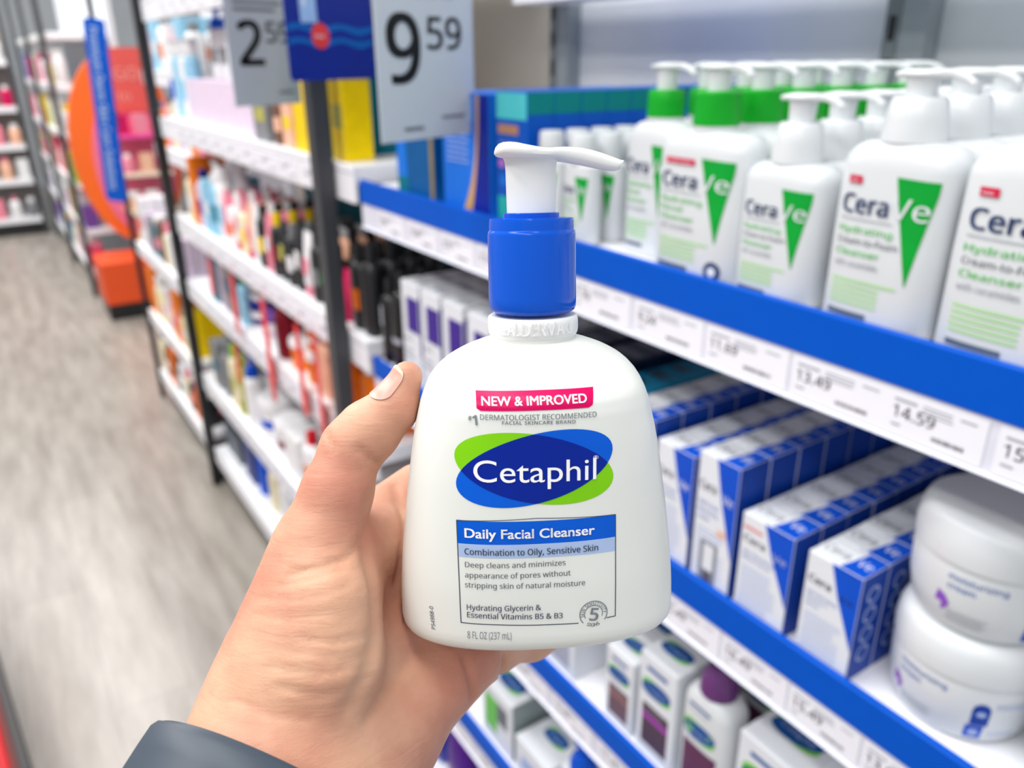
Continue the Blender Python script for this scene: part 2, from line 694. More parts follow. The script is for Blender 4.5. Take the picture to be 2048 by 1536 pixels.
def arc(t0, t1, r_, wpx, mt, n=48):
    v = []
    for i in range(n + 1):
        t = t0 + (t1 - t0) * i / n
        for q in (r_ - wpx * k / 2, r_ + wpx * k / 2):
            v.append(bfn(sx + q * math.cos(t), sz + q * math.sin(t), .00014))
    m.add(v, [(2 * i, 2 * i + 2, 2 * i + 3, 2 * i + 1) for i in range(n)], mt)


arc(math.radians(-35), math.radians(222), rr, 2, LGREY)
arc(math.radians(-22), math.radians(208), 19.5 * k, 1.5, LGREY)
ptext(m, '5', (1177.5, 1239.5), (1195, 1239.5), 24, LGREY, bold=.02)


def arctext(s, r_, tmid, size, mt, flip=False, spread=1.0):
    tot = sum(glyphs(ch, .01)[2] + .12 if ch != ' ' else .35 for ch in s) * size * spread
    a = -tot / 2
    for ch in s:
        if ch == ' ':
            a += .35 * size * spread
            continue
        g, f, wd = glyphs(ch, .01, 2)
        c0 = a + wd * size * spread / 2
        v = []
        for p, q in g:
            if not flip:
                t = tmid - (c0 + (p - wd / 2) * size * 0) / r_
                lx, lz = (p - wd / 2) * size * spread, q * size
                v.append(bfn(sx + (r_ + lz) * math.cos(t) + lx * math.sin(t), sz + (r_ + lz) * math.sin(t) - lx * math.cos(t), .00014))
            else:
                t = tmid + c0 / r_
                lx, lz = (p - wd / 2) * size * spread, q * size
                v.append(bfn(sx + (r_ - lz) * math.cos(t) - lx * math.sin(t), sz + (r_ - lz) * math.sin(t) + lx * math.cos(t), .00014))
        m.add(v, f, mt)
        a += (wd + .12) * size * spread


arctext('SKIN SENSITIVITY', 20.8 * k, math.radians(95), 9.2 * k, LGREY, spread=.85)
arctext('SIGNS', 30.5 * k, math.radians(-90), 10.5 * k, LGREY, flip=True)
# small code running up the left side
a0 = LP(871, 1259)
a1 = LP(866, 1213)
g, f, wd = glyphs('P54988-0', .01, 2)
L = math.hypot(a1[0] - a0[0], a1[1] - a0[1])
ux, uz = (a1[0] - a0[0]) / L, (a1[1] - a0[1]) / L
ks = L / wd
m.add([bfn(a0[0] + p * ks * ux - q * 8.5 * k / CAP * uz * 1, a0[1] + p * ks * uz + q * 8.5 * k / CAP * ux, .00012) for p, q in g], f, LGREY)
m.build('printed_label', hero, label='blue, green and grey print on the bottle front with a magenta tab')

# ------------------------------------------------------------------ the hand
def PC(px, py, d):
    """camera-space point seen at (px, py), d metres in front of the lens"""
    return np.array([(px - CX) / F * d, -(py - CY) / F * d, -d])


CAPS = []     # (a, b, ra, rb, k)


def cone(a, b, ra, rb, k=.006):
    CAPS.append((np.array(a, float), np.array(b, float), ra, rb, k))


def sd_cone(P, a, b, ra, rb):
    ba = b - a
    h = np.clip(((P - a) @ ba) / (ba @ ba), 0, 1)
    return np.linalg.norm(P - a - h[:, None] * ba, axis=1) - (ra + (rb - ra) * h)


def smin(d1, d2, k):
    h = np.clip(.5 + .5 * (d2 - d1) / k, 0, 1)
    return d2 * (1 - h) + d1 * h - k * h * (1 - h)


# thumb (tip, knuckle joints) : picture position, distance, radius
T = [PC(814, 753, .2255), PC(787, 816, .226), PC(738, 862, .226), PC(703, 897, .225), PC(674, 985, .223), PC(640, 1090, .222), PC(628, 1160, .222)]
TR = [.0044, .0067, .0085, .0084, .0097, .0121, .0140]
for i in range(len(T) - 1):
    cone(T[i], T[i + 1], TR[i], TR[i + 1], .003)
# thenar and the back edge of the hand to the wrist
cone(PC(628, 1160, .222), PC(612, 1280, .221), .0140, .0185, .006)
cone(PC(612, 1280, .221), PC(565, 1420, .219), .0185, .0200, .008)
cone(PC(660, 1200, .215), PC(655, 1320, .214), .0125, .0150, .006)
cone(PC(565, 1420, .219), PC(515, 1545, .210), .0200, .0190, .010)
# web between thumb and first finger
cone(PC(680, 1150, .232), PC(760, 1090, .250), .0110, .0110, .012)
cone(PC(655, 1080, .228), PC(790, 1100, .262), .0075, .0110, .010)
# palm: metacarpals running behind the bottle
W = PC(640, 1500, .222)
MC = [PC(850, 1030, .276), PC(905, 1110, .280), PC(950, 1200, .277), PC(975, 1285, .268)]
for i, (mc, ra, rb) in enumerate(zip(MC, (.018, .017, .016, .015), (.0125, .0115, .0110, .0100))):
    st = PC(640 + 34 * i, 1440 + 12 * i, .230 + .003 * i)
    cone(st, mc, ra, rb, .012)
cone(PC(760, 1290, .243), PC(870, 1230, .262), .012, .010, .012)
# heel of the hand below the bottle
cone(PC(885, 1345, .243), PC(740, 1480, .230), .0105, .0160, .008)
cone(PC(945, 1318, .250), PC(875, 1358, .243), .0090, .0105, .006)
cone(PC(740, 1480, .230), PC(660, 1620, .217), .0170, .0190, .010)
# wrist and forearm
cone(PC(515, 1545, .210), PC(440, 1780, .180), .0185, .0180, .010)
cone(PC(620, 1580, .212), PC(520, 1850, .182), .0200, .0195, .012)
cone(PC(660, 1620, .217), PC(600, 1880, .186), .0190, .0190, .012)
cone(PC(768, 1018, .262), PC(835, 985, .272), .0080, .0100, .006)
# four fingers curled behind the bottle
FING = [
    [MC[0], PC(940, 935, .292), PC(1040, 880, .288), PC(1105, 850, .284)],
    [MC[1], PC(1010, 1030, .296), PC(1120, 990, .290), PC(1190, 965, .286)],
    [MC[2], PC(1065, 1150, .293), PC(1165, 1115, .288), PC(1230, 1095, .284)],
    [MC[3], PC(1060, 1272, .283), PC(1130, 1235, .284), PC(1180, 1210, .281)]]
for fg, rr in zip(FING, (.0092, .0094, .0090, .0080)):
    for i in range(3):
        cone(fg[i], fg[i + 1], rr + (.001 if i == 0 else .0004 * (1 - i)), rr - .0006 * i, .004 if i else .007)
CREASE = [  # skin folds: points, depth, half width
    ([PC(716, 897, .2175), PC(730, 908, .2175), PC(745, 920, .2175), PC(757, 925, .220)], .0012, .0009),
    ([PC(738, 1003, .228), PC(733, 1060, .222), PC(738, 1130, .219), PC(750, 1210, .217), PC(752, 1270, .214), PC(738, 1330, .209), PC(700, 1410, .204)], .0016, .0028),
    ([PC(575, 1150, .213), PC(640, 1136, .209), PC(690, 1118, .211), PC(722, 1085, .214)], .0009, .0009),
    ([PC(560, 1170, .213), PC(630, 1156, .208), PC(690, 1136, .209)], .0005, .0009),
    ([PC(925, 1305, .233), PC(938, 1345, .233), PC(945, 1395, .236)], .0020, .0012),
    ([PC(1006, 1318, .240), PC(1003, 1340, .241), PC(1000, 1368, .245)], .0018, .0011),
    ([PC(838, 1290, .236), PC(812, 1330, .226), PC(770, 1380, .216), PC(735, 1440, .208)], .0007, .0016),
    ([PC(790, 970, .262), PC(808, 1030, .262), PC(806, 1100, .258), PC(795, 1160, .250)], .0018, .0016),
    ([PC(650, 864, .222), PC(662, 882, .216), PC(668, 900, .217)], .0008, .0008),
    ([PC(560, 1300, .202), PC(620, 1306, .197), PC(680, 1316, .197), PC(730, 1310, .204)], .0004, .0010),
    ([PC(520, 1196, .2), PC(590, 1200, .2), PC(650, 1190, .2), PC(700, 1168, .2)], .00035, .0008),
    ([PC(505, 1228, .2), PC(580, 1238, .2), PC(660, 1226, .2)], .0003, .0008),
    ([PC(600, 1275, .2), PC(660, 1284, .2), PC(720, 1276, .2), PC(755, 1262, .2)], .0005, .0008),
    ([PC(560, 1372, .2), PC(630, 1392, .2), PC(700, 1380, .2), PC(745, 1352, .2)], .0006, .0010),
    ([PC(470, 1400, .2), PC(540, 1432, .2), PC(620, 1440, .2)], .0004, .0010),
    ([PC(540, 1330, .202), PC(600, 1345, .196), PC(660, 1345, .196), PC(710, 1330, .202)], .0005, .0010),
]


def on_skin(p):
    """slide a point along its sight line until it meets the skin"""
    dirv = p / -p[2]
    dd = .185
    for _ in range(80):
        v = float(flesh((dirv * dd)[None])[0])
        if v < 2e-5 or dd > .27:
            break
        dd += v * .7
    return dirv * dd


def flesh(P):
    d = None
    for a, b, ra, rb, k in CAPS:
        c = sd_cone(P, a, b, ra, rb)
        d = c if d is None else smin(d, c, k)
    return d


CREASE = [([on_skin(p) for p in pts], dep, hw) for pts, dep, hw in CREASE]


def sdf(P):
    d = flesh(P)
    for pts, dep, hw in CREASE:
        q = None
        for a, b in zip(pts, pts[1:]):
            c = sd_cone(P, a, b, 0, 0)
            q = c if q is None else np.minimum(q, c)
        d = d + dep * np.exp(-(q / hw) ** 2)
    return d


# the bottle presses the skin flat: keep the flesh outside the bottle's shell
HBC = np.array(CAM.inverted() @ HB)
HBI = np.linalg.inv(HBC)
_z = np.array([z for z, a in body_tab])
_a = np.array([a for z, a in body_tab])
_bz = np.array([q[0] for q in btab])
_bb = np.array([q[1] for q in btab])


def bottle_sd(P):
    L = P @ HBI[:3, :3].T + HBI[:3, 3]
    z = np.clip(L[:, 2], 0, zmax)
    a = np.interp(z, _z, _a)
    b = np.interp(z, _bz, _bb)
    q = ((np.abs(L[:, 0]) / a) ** EXPO + (np.abs(L[:, 1]) / b) ** EXPO) ** (1 / EXPO)
    side = (q - 1) * np.minimum(a, b) * np.where(np.abs(L[:, 0]) / a > np.abs(L[:, 1]) / b, 1.35, 1.0)
    return np.maximum(side, -L[:, 2] - .0002)


def hand_sd(P):
    return np.maximum(sdf(P), -(bottle_sd(P) - .0003))


def surface_nets(fn, lo, hi, h):
    n = np.ceil((np.array(hi) - np.array(lo)) / h).astype(int) + 1
    xs = [lo[i] + h * np.arange(n[i]) for i in range(3)]
    V = np.empty(n)
    Y, Z = np.meshgrid(xs[1], xs[2], indexing='ij')
    for i in range(n[0]):
        P = np.stack([np.full(Y.size, xs[0][i]), Y.ravel(), Z.ravel()], 1)
        V[i] = fn(P).reshape(n[1], n[2])
    s = V < 0
    acc = np.zeros(tuple(n - 1) + (3,))
    cnt = np.zeros(tuple(n - 1))
    for ax_ in range(3):
        for o1 in (0, 1):
            for o2 in (0, 1):
                oth = [i for i in range(3) if i != ax_]
                sl0 = [None] * 3
                sl1 = [None] * 3
                sl0[ax_] = slice(0, -1); sl1[ax_] = slice(1, None)
                for o, q in zip((o1, o2), oth):
                    sl0[q] = sl1[q] = slice(o, n[q] - 1 + o)
                A, B = V[tuple(sl0)], V[tuple(sl1)]
                cr = (A < 0) != (B < 0)
                t = np.where(cr, A / np.where(cr, A - B, 1), 0)
                acc[..., ax_] += np.where(cr, t, 0)
                for o, q in zip((o1, o2), oth):
                    acc[..., q] += np.where(cr, o, 0)
                cnt += cr
    idx = -np.ones(tuple(n - 1), int)
    act = cnt > 0
    idx[act] = np.arange(act.sum())
    ijk = np.argwhere(act)
    verts = np.array(lo) + h * (ijk + acc[act] / cnt[act][:, None])
    faces = []
    for ax_ in range(3):
        o1, o2 = [(1, 2), (2, 0), (0, 1)][ax_]
        sl0 = [slice(1, n[i] - 1) for i in range(3)]
        sl1 = [slice(1, n[i] - 1) for i in range(3)]
        sl0[ax_] = slice(0, n[ax_] - 1)
        sl1[ax_] = slice(1, n[ax_])
        A, B = s[tuple(sl0)], s[tuple(sl1)]
        for val, flip in ((True, False), (False, True)):
            e = np.argwhere((A != B) & (A == val))
            e[:, o1] += 1
            e[:, o2] += 1
            q = []
            for d1, d2 in ((0, 0), (1, 0), (1, 1), (0, 1)):
                g = e.copy()
                g[:, o1] -= d1
                g[:, o2] -= d2
                q.append(idx[g[:, 0], g[:, 1], g[:, 2]])
            q = np.stack(q, 1)
            faces.append(q if not flip else q[:, ::-1])
    return verts, np.concatenate(faces)


lo = PC(300, 1900, .24) * np.array([1, 1, 0]) + np.array([-.012, -.01, -.312])
hi = np.array([.048, .008, -.178])
hv, hf = surface_nets(hand_sd, lo, hi, .00125)
for _ in range(3):      # settle the vertices on the surface
    e = 2e-4
    d = hand_sd(hv)
    G = np.stack([(hand_sd(hv + np.eye(3)[i] * e) - hand_sd(hv - np.eye(3)[i] * e)) / (2 * e) for i in range(3)], 1)
    G /= np.maximum(np.linalg.norm(G, axis=1, keepdims=True), .3)
    hv = hv - np.clip(d, -.0008, .0008)[:, None] * G * .8


def skin_material():
    mt = bpy.data.materials.new('skin')
    mt.use_nodes = True
    nt = mt.node_tree
    N = nt.nodes.new
    b = nt.nodes['Principled BSDF']
    b.inputs['Roughness'].default_value = .5
    b.inputs['Specular IOR Level'].default_value = .35
    b.inputs['Subsurface Weight'].default_value = .35
    b.inputs['Subsurface Radius'].default_value = (1, .4, .25)
    b.inputs['Subsurface Scale'].default_value = .0035
    tc = N('ShaderNodeTexCoord')
    n1 = N('ShaderNodeTexNoise'); n1.inputs['Scale'].default_value = 32; n1.inputs['Detail'].default_value = 4
    n2 = N('ShaderNodeTexNoise'); n2.inputs['Scale'].default_value = 260; n2.inputs['Detail'].default_value = 3
    r1 = N('ShaderNodeValToRGB')
    r1.color_ramp.elements[0].position = .34
    r1.color_ramp.elements[0].color = srgb((196, 134, 113)) + (1,)
    r1.color_ramp.elements[1].position = .66
    r1.color_ramp.elements[1].color = srgb((217, 172, 143)) + (1,)
    r2 = N('ShaderNodeValToRGB')
    r2.color_ramp.elements[0].color = (.93, .9, .88, 1)
    r2.color_ramp.elements[1].color = (1, 1, 1, 1)
    mx = N('ShaderNodeMixRGB'); mx.blend_type = 'MULTIPLY'; mx.inputs[0].default_value = 1
    L = nt.links.new
    L(tc.outputs['Object'], n1.inputs['Vector']); L(tc.outputs['Object'], n2.inputs['Vector'])
    L(n1.outputs['Fac'], r1.inputs[0]); L(n2.outputs['Fac'], r2.inputs[0])
    L(r1.outputs[0], mx.inputs[1]); L(r2.outputs[0], mx.inputs[2])
    L(mx.outputs[0], b.inputs['Base Color'])
    # fine lines of the skin: a stretched noise across the palm and a cell pattern
    mp = N('ShaderNodeMapping'); mp.inputs['Scale'].default_value = (90, 420, 90); mp.inputs['Rotation'].default_value = (0, 0, .35)
    n3 = N('ShaderNodeTexNoise'); n3.inputs['Scale'].default_value = 1; n3.inputs['Detail'].default_value = 5; n3.inputs['Distortion'].default_value = .6
    vo = N('ShaderNodeTexVoronoi'); vo.inputs['Scale'].default_value = 1500
    ad = N('ShaderNodeMath'); ad.operation = 'MULTIPLY_ADD'; ad.inputs[1].default_value = .12
    bp = N('ShaderNodeBump'); bp.inputs['Strength'].default_value = .42; bp.inputs['Distance'].default_value = .0007
    L(tc.outputs['Object'], mp.inputs[0]); L(mp.outputs[0], n3.inputs['Vector']); L(tc.outputs['Object'], vo.inputs['Vector'])
    L(vo.outputs['Distance'], ad.inputs[0]); L(n3.outputs['Fac'], ad.inputs[2])
    L(ad.outputs[0], bp.inputs['Height']); L(bp.outputs[0], b.inputs['Normal'])
    return mt


SKIN = skin_material()
me = bpy.data.meshes.new('person')
me.from_pydata([tuple(v) for v in hv], [], [tuple(int(i) for i in q) for q in hf])
me.materials.append(SKIN)
me.polygons.foreach_set('use_smooth', [True] * len(me.polygons))
me.update()
hand = bpy.data.objects.new('person', me)
C.objects.link(hand)
hand.matrix_world = CAM
tag(hand, 'left hand and wrist gripping the pump bottle from the left, thumb up', 'person')

# thumbnail: a thin curved plate on the upper left of the thumb tip
NAIL = K('fingernail', (212, 156, 140), rough=.32, var=.03)
NAILTIP = K('fingernail_tip', (226, 200, 170), rough=.3, var=.02)


def project_skin(P, off):
    e = 1e-4
    for _ in range(6):
        d = sdf(P) - off
        G = np.stack([(sdf(P + np.eye(3)[i] * e) - sdf(P - np.eye(3)[i] * e)) / (2 * e) for i in range(3)], 1)
        G /= np.maximum(np.linalg.norm(G, axis=1, keepdims=True), .2)
        P = P - d[:, None] * G
    return P


def nail():
    m = MB()
    A, B = PC(776, 812, .2258), PC(819, 740, .2252)
    ax3 = (B - A) / np.linalg.norm(B - A)
    up_ = np.cross(np.array([0, 0, 1.0]), ax3)       # upper left, across the thumb
    if up_[0] > 0:
        up_ = -up_
    up_ /= np.linalg.norm(up_)
    fr = np.cross(ax3, up_)
    if fr[2] < 0:
        fr = -fr
    nu, nv = 16, 18
    pts = []
    for j in range(nv + 1):
        t = j / nv
        for i in range(nu + 1):
            s_ = -1 + 2 * i / nu
            wd_ = math.radians(52) * (1 - .30 * max(0, (.22 - t) / .22) ** 2) * (1 - .25 * max(0, (t - .8) / .2) ** 2)
            an = math.radians(40) + s_ * wd_
            tt = t - .06 * s_ * s_ * (1 if t > .5 else -1.6)
            c = A + (B - A) * tt
            pts.append(c + (up_ * math.cos(an) + fr * math.sin(an)) * .0056)
    P = project_skin(np.array(pts), .00035)
    f = [(j * (nu + 1) + i, j * (nu + 1) + i + 1, (j + 1) * (nu + 1) + i + 1, (j + 1) * (nu + 1) + i) for j in range(nv) for i in range(nu)]
    n_tip = nu * (nv - 2)
    m.add([tuple(p) for p in P], f[:n_tip], NAIL, True)
    m.add([tuple(p) for p in P], f[n_tip:], NAILTIP, True)
    # rim that closes the plate down to the skin
    edge = [i for i in range(nu + 1)] + [j * (nu + 1) + nu for j in range(1, nv + 1)] + [nv * (nu + 1) + i for i in range(nu - 1, -1, -1)] + [j * (nu + 1) for j in range(nv - 1, 0, -1)]
    Q = project_skin(P[edge], -.0003)
    n = len(edge)
    m.add([tuple(p) for p in P[edge]] + [tuple(p) for p in Q], [(i, (i + 1) % n, n + (i + 1) % n, n + i) for i in range(n)], NAIL, True)
    return m.build('thumbnail', hand, label='pale pink thumbnail')


nail()

# ------------------------------------------------------------------ watch strap on the wrist
STRAP = K('dark_slate_rubber', (62, 72, 84), rough=.42, var=.03, spec=.35)
A0 = PC(590, 1526, .211)
A1 = PC(435, 1830, .188)
axd = (A1 - A0) / np.linalg.norm(A1 - A0)
sidev = np.cross(axd, np.array([0, 0, 1.0])); sidev /= np.linalg.norm(sidev)
frv = np.cross(sidev, axd)
if frv[2] < 0:
    frv = -frv


def strap_ring(o, ra, rb, th, wid, off, t0=0, t1=2 * PI, n=72, bulge=0):
    """a band of rubber round the wrist; off shifts its middle along the forearm"""
    sec = [(-.5, 0), (-.5, .6), (-.42, 1), (-.2, 1.06), (.2, 1.06), (.42, 1), (.5, .6), (.5, 0)]
    rings = []
    full = abs(t1 - t0 - 2 * PI) < 1e-6
    for i in range(n if full else n + 1):
        t = t0 + (t1 - t0) * i / n
        rg = []
        for u, v in sec:
            e = 1
            q = o + axd * (off + u * wid) + sidev * math.cos(t) * (ra + v * th) + frv * math.sin(t) * (rb + v * th)
            rg.append(tuple(q))
        rings.append(rg)
    return rings, full


def ringmesh(mb, rings, full, mt):
    if full:
        rings = rings + [rings[0]]
        mb.loft(rings, mt, caps=False)
    else:
        mb.loft(rings, mt, caps=True)


watch = empty('wristwatch', label='watch with a dark slate rubber strap on the wrist', cat='watch')
watch.matrix_world = CAM @ Matrix.Translation(Vector(A0))
inv0 = Matrix.Translation(-Vector(A0))


def wbuild(mb, name, **t):
    mb.v = [tuple(np.array(p) - A0) for p in mb.v]
    return mb.build(name, watch, **t)


ra_, rb_ = .0345, .0265
m = MB()
rg, fl = strap_ring(A0, ra_, rb_, .0026, .024, .018)
ringmesh(m, rg, fl, STRAP)
wbuild(m, 'strap')
m = MB()
rg, fl = strap_ring(A0, ra_ + .0026, rb_ + .0026, .0024, .0215, .0180, .15 * PI, .58 * PI, 40)
ringmesh(m, rg, fl, STRAP)
wbuild(m, 'strap_end', label='rounded free end of the strap lying over it')
m = MB()
cc = A0 + axd * .018 - frv * (rb_ + .006)
rings = []
for dz, sc in ((-.0055, .86), (-.004, .97), (0, 1), (.004, .97), (.0055, .9)):
    rings.append([tuple(cc - frv * dz + sidev * p[0] * sc + axd * p[1] * sc) for p in superring(.019, .0165, 0, 32, 4)])
m.loft(rings, K('watch_case_metal', (70, 74, 80), rough=.3, metal=.9))
wbuild(m, 'case')

# ------------------------------------------------------------------ the room
def floor_material():
    mt = bpy.data.materials.new('grey_wood_plank_vinyl')
    mt.use_nodes = True
    nt = mt.node_tree
    N = nt.nodes.new
    L = nt.links.new
    b = nt.nodes['Principled BSDF']
    b.inputs['Roughness'].default_value = .3
    tc = N('ShaderNodeTexCoord')
    mp = N('ShaderNodeMapping'); mp.inputs['Rotation'].default_value = (0, 0, PI / 2)
    br_ = N('ShaderNodeTexBrick')
    br_.inputs['Scale'].default_value = 1
    br_.inputs['Brick Width'].default_value = 1.2
    br_.inputs['Row Height'].default_value = .18
    br_.inputs['Mortar Size'].default_value = .002
    br_.inputs['Color1'].default_value = srgb((160, 153, 144)) + (1,)
    br_.inputs['Color2'].default_value = srgb((138, 131, 124)) + (1,)
    br_.inputs['Mortar'].default_value = srgb((110, 104, 98)) + (1,)
    m2 = N('ShaderNodeMapping'); m2.inputs['Scale'].default_value = (11, 1.5, 1)
    nz = N('ShaderNodeTexNoise'); nz.inputs['Scale'].default_value = 1.6; nz.inputs['Detail'].default_value = 6; nz.inputs['Roughness'].default_value = .6
    rp = N('ShaderNodeValToRGB')
    rp.color_ramp.elements[0].position = .32; rp.color_ramp.elements[0].color = srgb((112, 104, 94)) + (1,)
    rp.color_ramp.elements[1].position = .66; rp.color_ramp.elements[1].color = srgb((176, 170, 162)) + (1,)
    mx = N('ShaderNodeMixRGB'); mx.inputs[0].default_value = .55
    L(tc.outputs['Object'], mp.inputs[0]); L(mp.outputs[0], br_.inputs['Vector'])
    L(tc.outputs['Object'], m2.inputs[0]); L(m2.outputs[0], nz.inputs['Vector']); L(nz.outputs['Fac'], rp.inputs[0])
    L(br_.outputs['Color'], mx.inputs[1]); L(rp.outputs[0], mx.inputs[2]); L(mx.outputs[0], b.inputs['Base Color'])
    bp = N('ShaderNodeBump'); bp.inputs['Strength'].default_value = .15; bp.inputs['Distance'].default_value = .002
    L(nz.outputs['Fac'], bp.inputs['Height']); L(bp.outputs[0], b.inputs['Normal'])
    return mt


MB().box(-4, 5, -2, 12.2, -.05, 0, floor_material()).build('floor', kind='structure')
MB().box(-4, 5, 12.0, 12.1, 0, 3.3, K('wall_paint', (206, 210, 214), rough=.7, scale=3)).build('wall_back', kind='structure')
MB().box(4.9, 5, -2, 12.0, 0, 3.3, K('wall_paint', (206, 210, 214))).build('wall_right', kind='structure')
MB().box(-4.1, -4, -2, 12.0, 0, 3.3, K('wall_paint', (206, 210, 214))).build('wall_left', kind='structure')

XF, XB = .52, .93            # front of the shelves, face of the back panel
ZA, ZB, ZC, ZD = 1.305, 1.000, .708, .415
PANEL = K('grey_back_panel', (222, 226, 232), rough=.45, var=.02, scale=8)
PANELT = K('taupe_back_panel', (196, 190, 180), rough=.5, var=.02, scale=8)


def place(kind, X, Y, Z):
    return kind


def upright(y, name='slotted_upright'):
    m = MB()
    m.box(XB - .028, XB + .0, y - .030, y + .002, .1, 2.1, STEEL)
    m.box(XB - .030, XB - .0, y + .002, y + .020, .1, 2.1, DARKSTEEL2)
    z = .2
    while z < 2.05:
        m.box(XB - .0315, XB - .0300, y + .006, y + .014, z, z + .026, BLACK)
        z += .045
    return m


DARKSTEEL2 = K('mid_grey_steel', (118, 126, 130), rough=.4, var=.02)


def gondola(y0, y1, ups, pm, label, zt=2.1):
    root = empty('gondola_frame', (XB, (y0 + y1) / 2, 0), 0, label=label, cat='shelving')
    o = (XB, (y0 + y1) / 2, 0)

    def sh(mb):
        mb.v = [(a - o[0], b - o[1], c - o[2]) for a, b, c in mb.v]
        return mb
    sh(MB().box(XB, XB + .03, y0, y1, .0, zt, pm)).build('back_panel', root)
    for y in ups:
        sh(upright(y)).build('upright', root)
    sh(MB().box(XF + .03, XB, y0, y1, .0, .11, K('charcoal_kick_plate', (44, 46, 50), rough=.5))).build('base', root)
    return root


gondola(-1.2, 1.243, (.575, 1.225, -.075, -.725), PANEL, 'grey back panel and slotted uprights behind the white pump bottles')
gondola(1.250, 2.805, (2.06,), PANELT, 'taupe backed shelving frame with white shelves of hair care beyond the thick post')
gondola(2.862, 3.80, (), PANEL, 'far shelving frame on the right side of the aisle behind the thin black post')

BARCODE = BLACKINK


def price_tag(price, per, w_, h_, dark=True, seed=0, unit='PER OZ'):
    rnd = random.Random(seed)
    m = MB()
    fn = lambda u, v, l: (u, -l, v)
    m.box(0, w_, -.0006, 0, 0, h_, TAGPAPER)
    f2 = lambda u, v, l: (u, -.0006 - l, v)
    text(m, price, f2, w_ * .06, h_ * .42, GREYINK, cap=h_ * .27, bold=.02)
    rect(m, f2, w_ * .06, w_ * .30, h_ * .78, h_ * .84, PALEINK)
    rect(m, f2, w_ * .06, w_ * .16, h_ * .22, h_ * .27, PALEINK)
    for i in range(3):
        rect(m, f2, w_ * .36, w_ * (.62 + .06 * rnd.random()), h_ * (.82 - .08 * i), h_ * (.85 - .08 * i), PALEINK)
    rect(m, f2, w_ * .74, w_ * .9, h_ * .80, h_ * .84, PALEINK)
    x = w_ * .5
    while x < w_ * .82:
        b_ = w_ * rnd.choice((.006, .01, .016))
        rect(m, f2, x, x + b_, h_ * .17, h_ * .26, BLACKINK)
        x += b_ + w_ * rnd.choice((.006, .01))
    return m


def shelf(y0, y1, z, tags, label, blue=True, depth=None, tagh=.032, lip=.07, xb=XB, xf=XF, group=None, name='shelf'):
    """deck with a front rail; local x runs towards the viewer's right (world -Y), local y into the shelf"""
    root = empty(name, (xf, (y0 + y1) / 2, z), -PI / 2, label=label, cat='shelf', group=group)
    hw = (y1 - y0) / 2
    dp = xb - .032 - xf
    m = MB()
    m.box(-hw, hw, .004, dp, -.032 if blue else -.028, -.006 if blue else 0, SHELFWHITE)
    m.build('deck', root)
    if blue:
        m = MB()
        m.box(-hw, hw, -.004, .0035, -.034, .0035, RAILBLUE, bev=.001)
        m.build('blue_strip', root, label='bright blue strip along the front edge')
        m = MB()
        m.box(-hw, hw, -.002, .0035, -.072, -.0345, RAILWHITE)
        m.add([(-hw, -.002, -.072), (hw, -.002, -.072), (hw, -.006, -.0735), (-hw, -.006, -.0735)], [(0, 1, 2, 3)], RAILWHITE)
        rail = m.build('price_rail', root)
        for (yl, wd, price) in tags:
            t = price_tag(price, '', wd, .034, seed=int(yl * 1000)).build('price_tag', rail)
            t.location = (-(yl - (y0 + y1) / 2), -.0022, -.0705)
    else:
        m = MB()
        m.box(-hw, hw, -.003, .0035, -lip + .002, .002, SHELFWHITE, bev=.001)
        m.box(-hw, hw, -.0034, -.003, -.012, -.010, PALEINK)
        rail = m.build('price_rail', root)
        for (yl, wd, price) in tags:
            t = price_tag(price, '', wd, .034, seed=int(yl * 1000)).build('price_tag', rail)
            t.location = (-(yl - (y0 + y1) / 2), -.0036, -.052)
    return root


tA = [(1.170, .085, '9.99'), (1.065, .085, '10.49'), (.965, .085, '8.79'), (.868, .088, '9.19'), (.768, .09, '9.59'), (.668, .095, '7.79'), (.566, .092, '9.24'), (.470, .090, '11.69'), (.376, .085, '13.49'), (.291, .07, '14.59'), (.214, .08, '15.99')]
tB = [(1.17, .09, '12.99'), (1.06, .09, '9.99'), (.95, .1, '17.49'), (.84, .1, '15.99'), (.73, .1, '16.99'), (.62, .1, '19.99'), (.50, .083, '15.49'), (.413, .078, '16.49'), (.332, .072, '15.49'), (.257, .07, '13.99'), (.18, .08, '9.99')]
tC = [(.99, .085, '9.29'), (.89, .085, '8.99'), (.79, .085, '10.99'), (.69, .085, '12.49'), (.59, .085, '11.29'), (.49, .085, '13.29'), (.39, .085, '12.99')]
tD = [(1.13, .09, '7.99'), (1.02, .09, '6.49'), (.9, .09, '8.49'), (.79, .09, '9.99')]
for z_, tg, lb in ((ZA, tA, 'top blue edged shelf with price tags, carrying the pump bottles'),
                   (ZB, tB, 'blue edged shelf with price tags under the rows of blue and white cartons'),
                   (ZC, tC, 'blue edged shelf below the fingertips carrying the purple capped bottle'),
                   (ZD, tD, 'lowest visible blue edged shelf, left of the wrist heel')):
    shelf(-.9, 1.238, z_, tg, lb)
# shelf above, its underside at the top of the picture
r_ = shelf(-.9, 1.238, 1.60, [], 'grey shelf above the pump bottles at the top edge', blue=False, xf=.82, lip=.03)
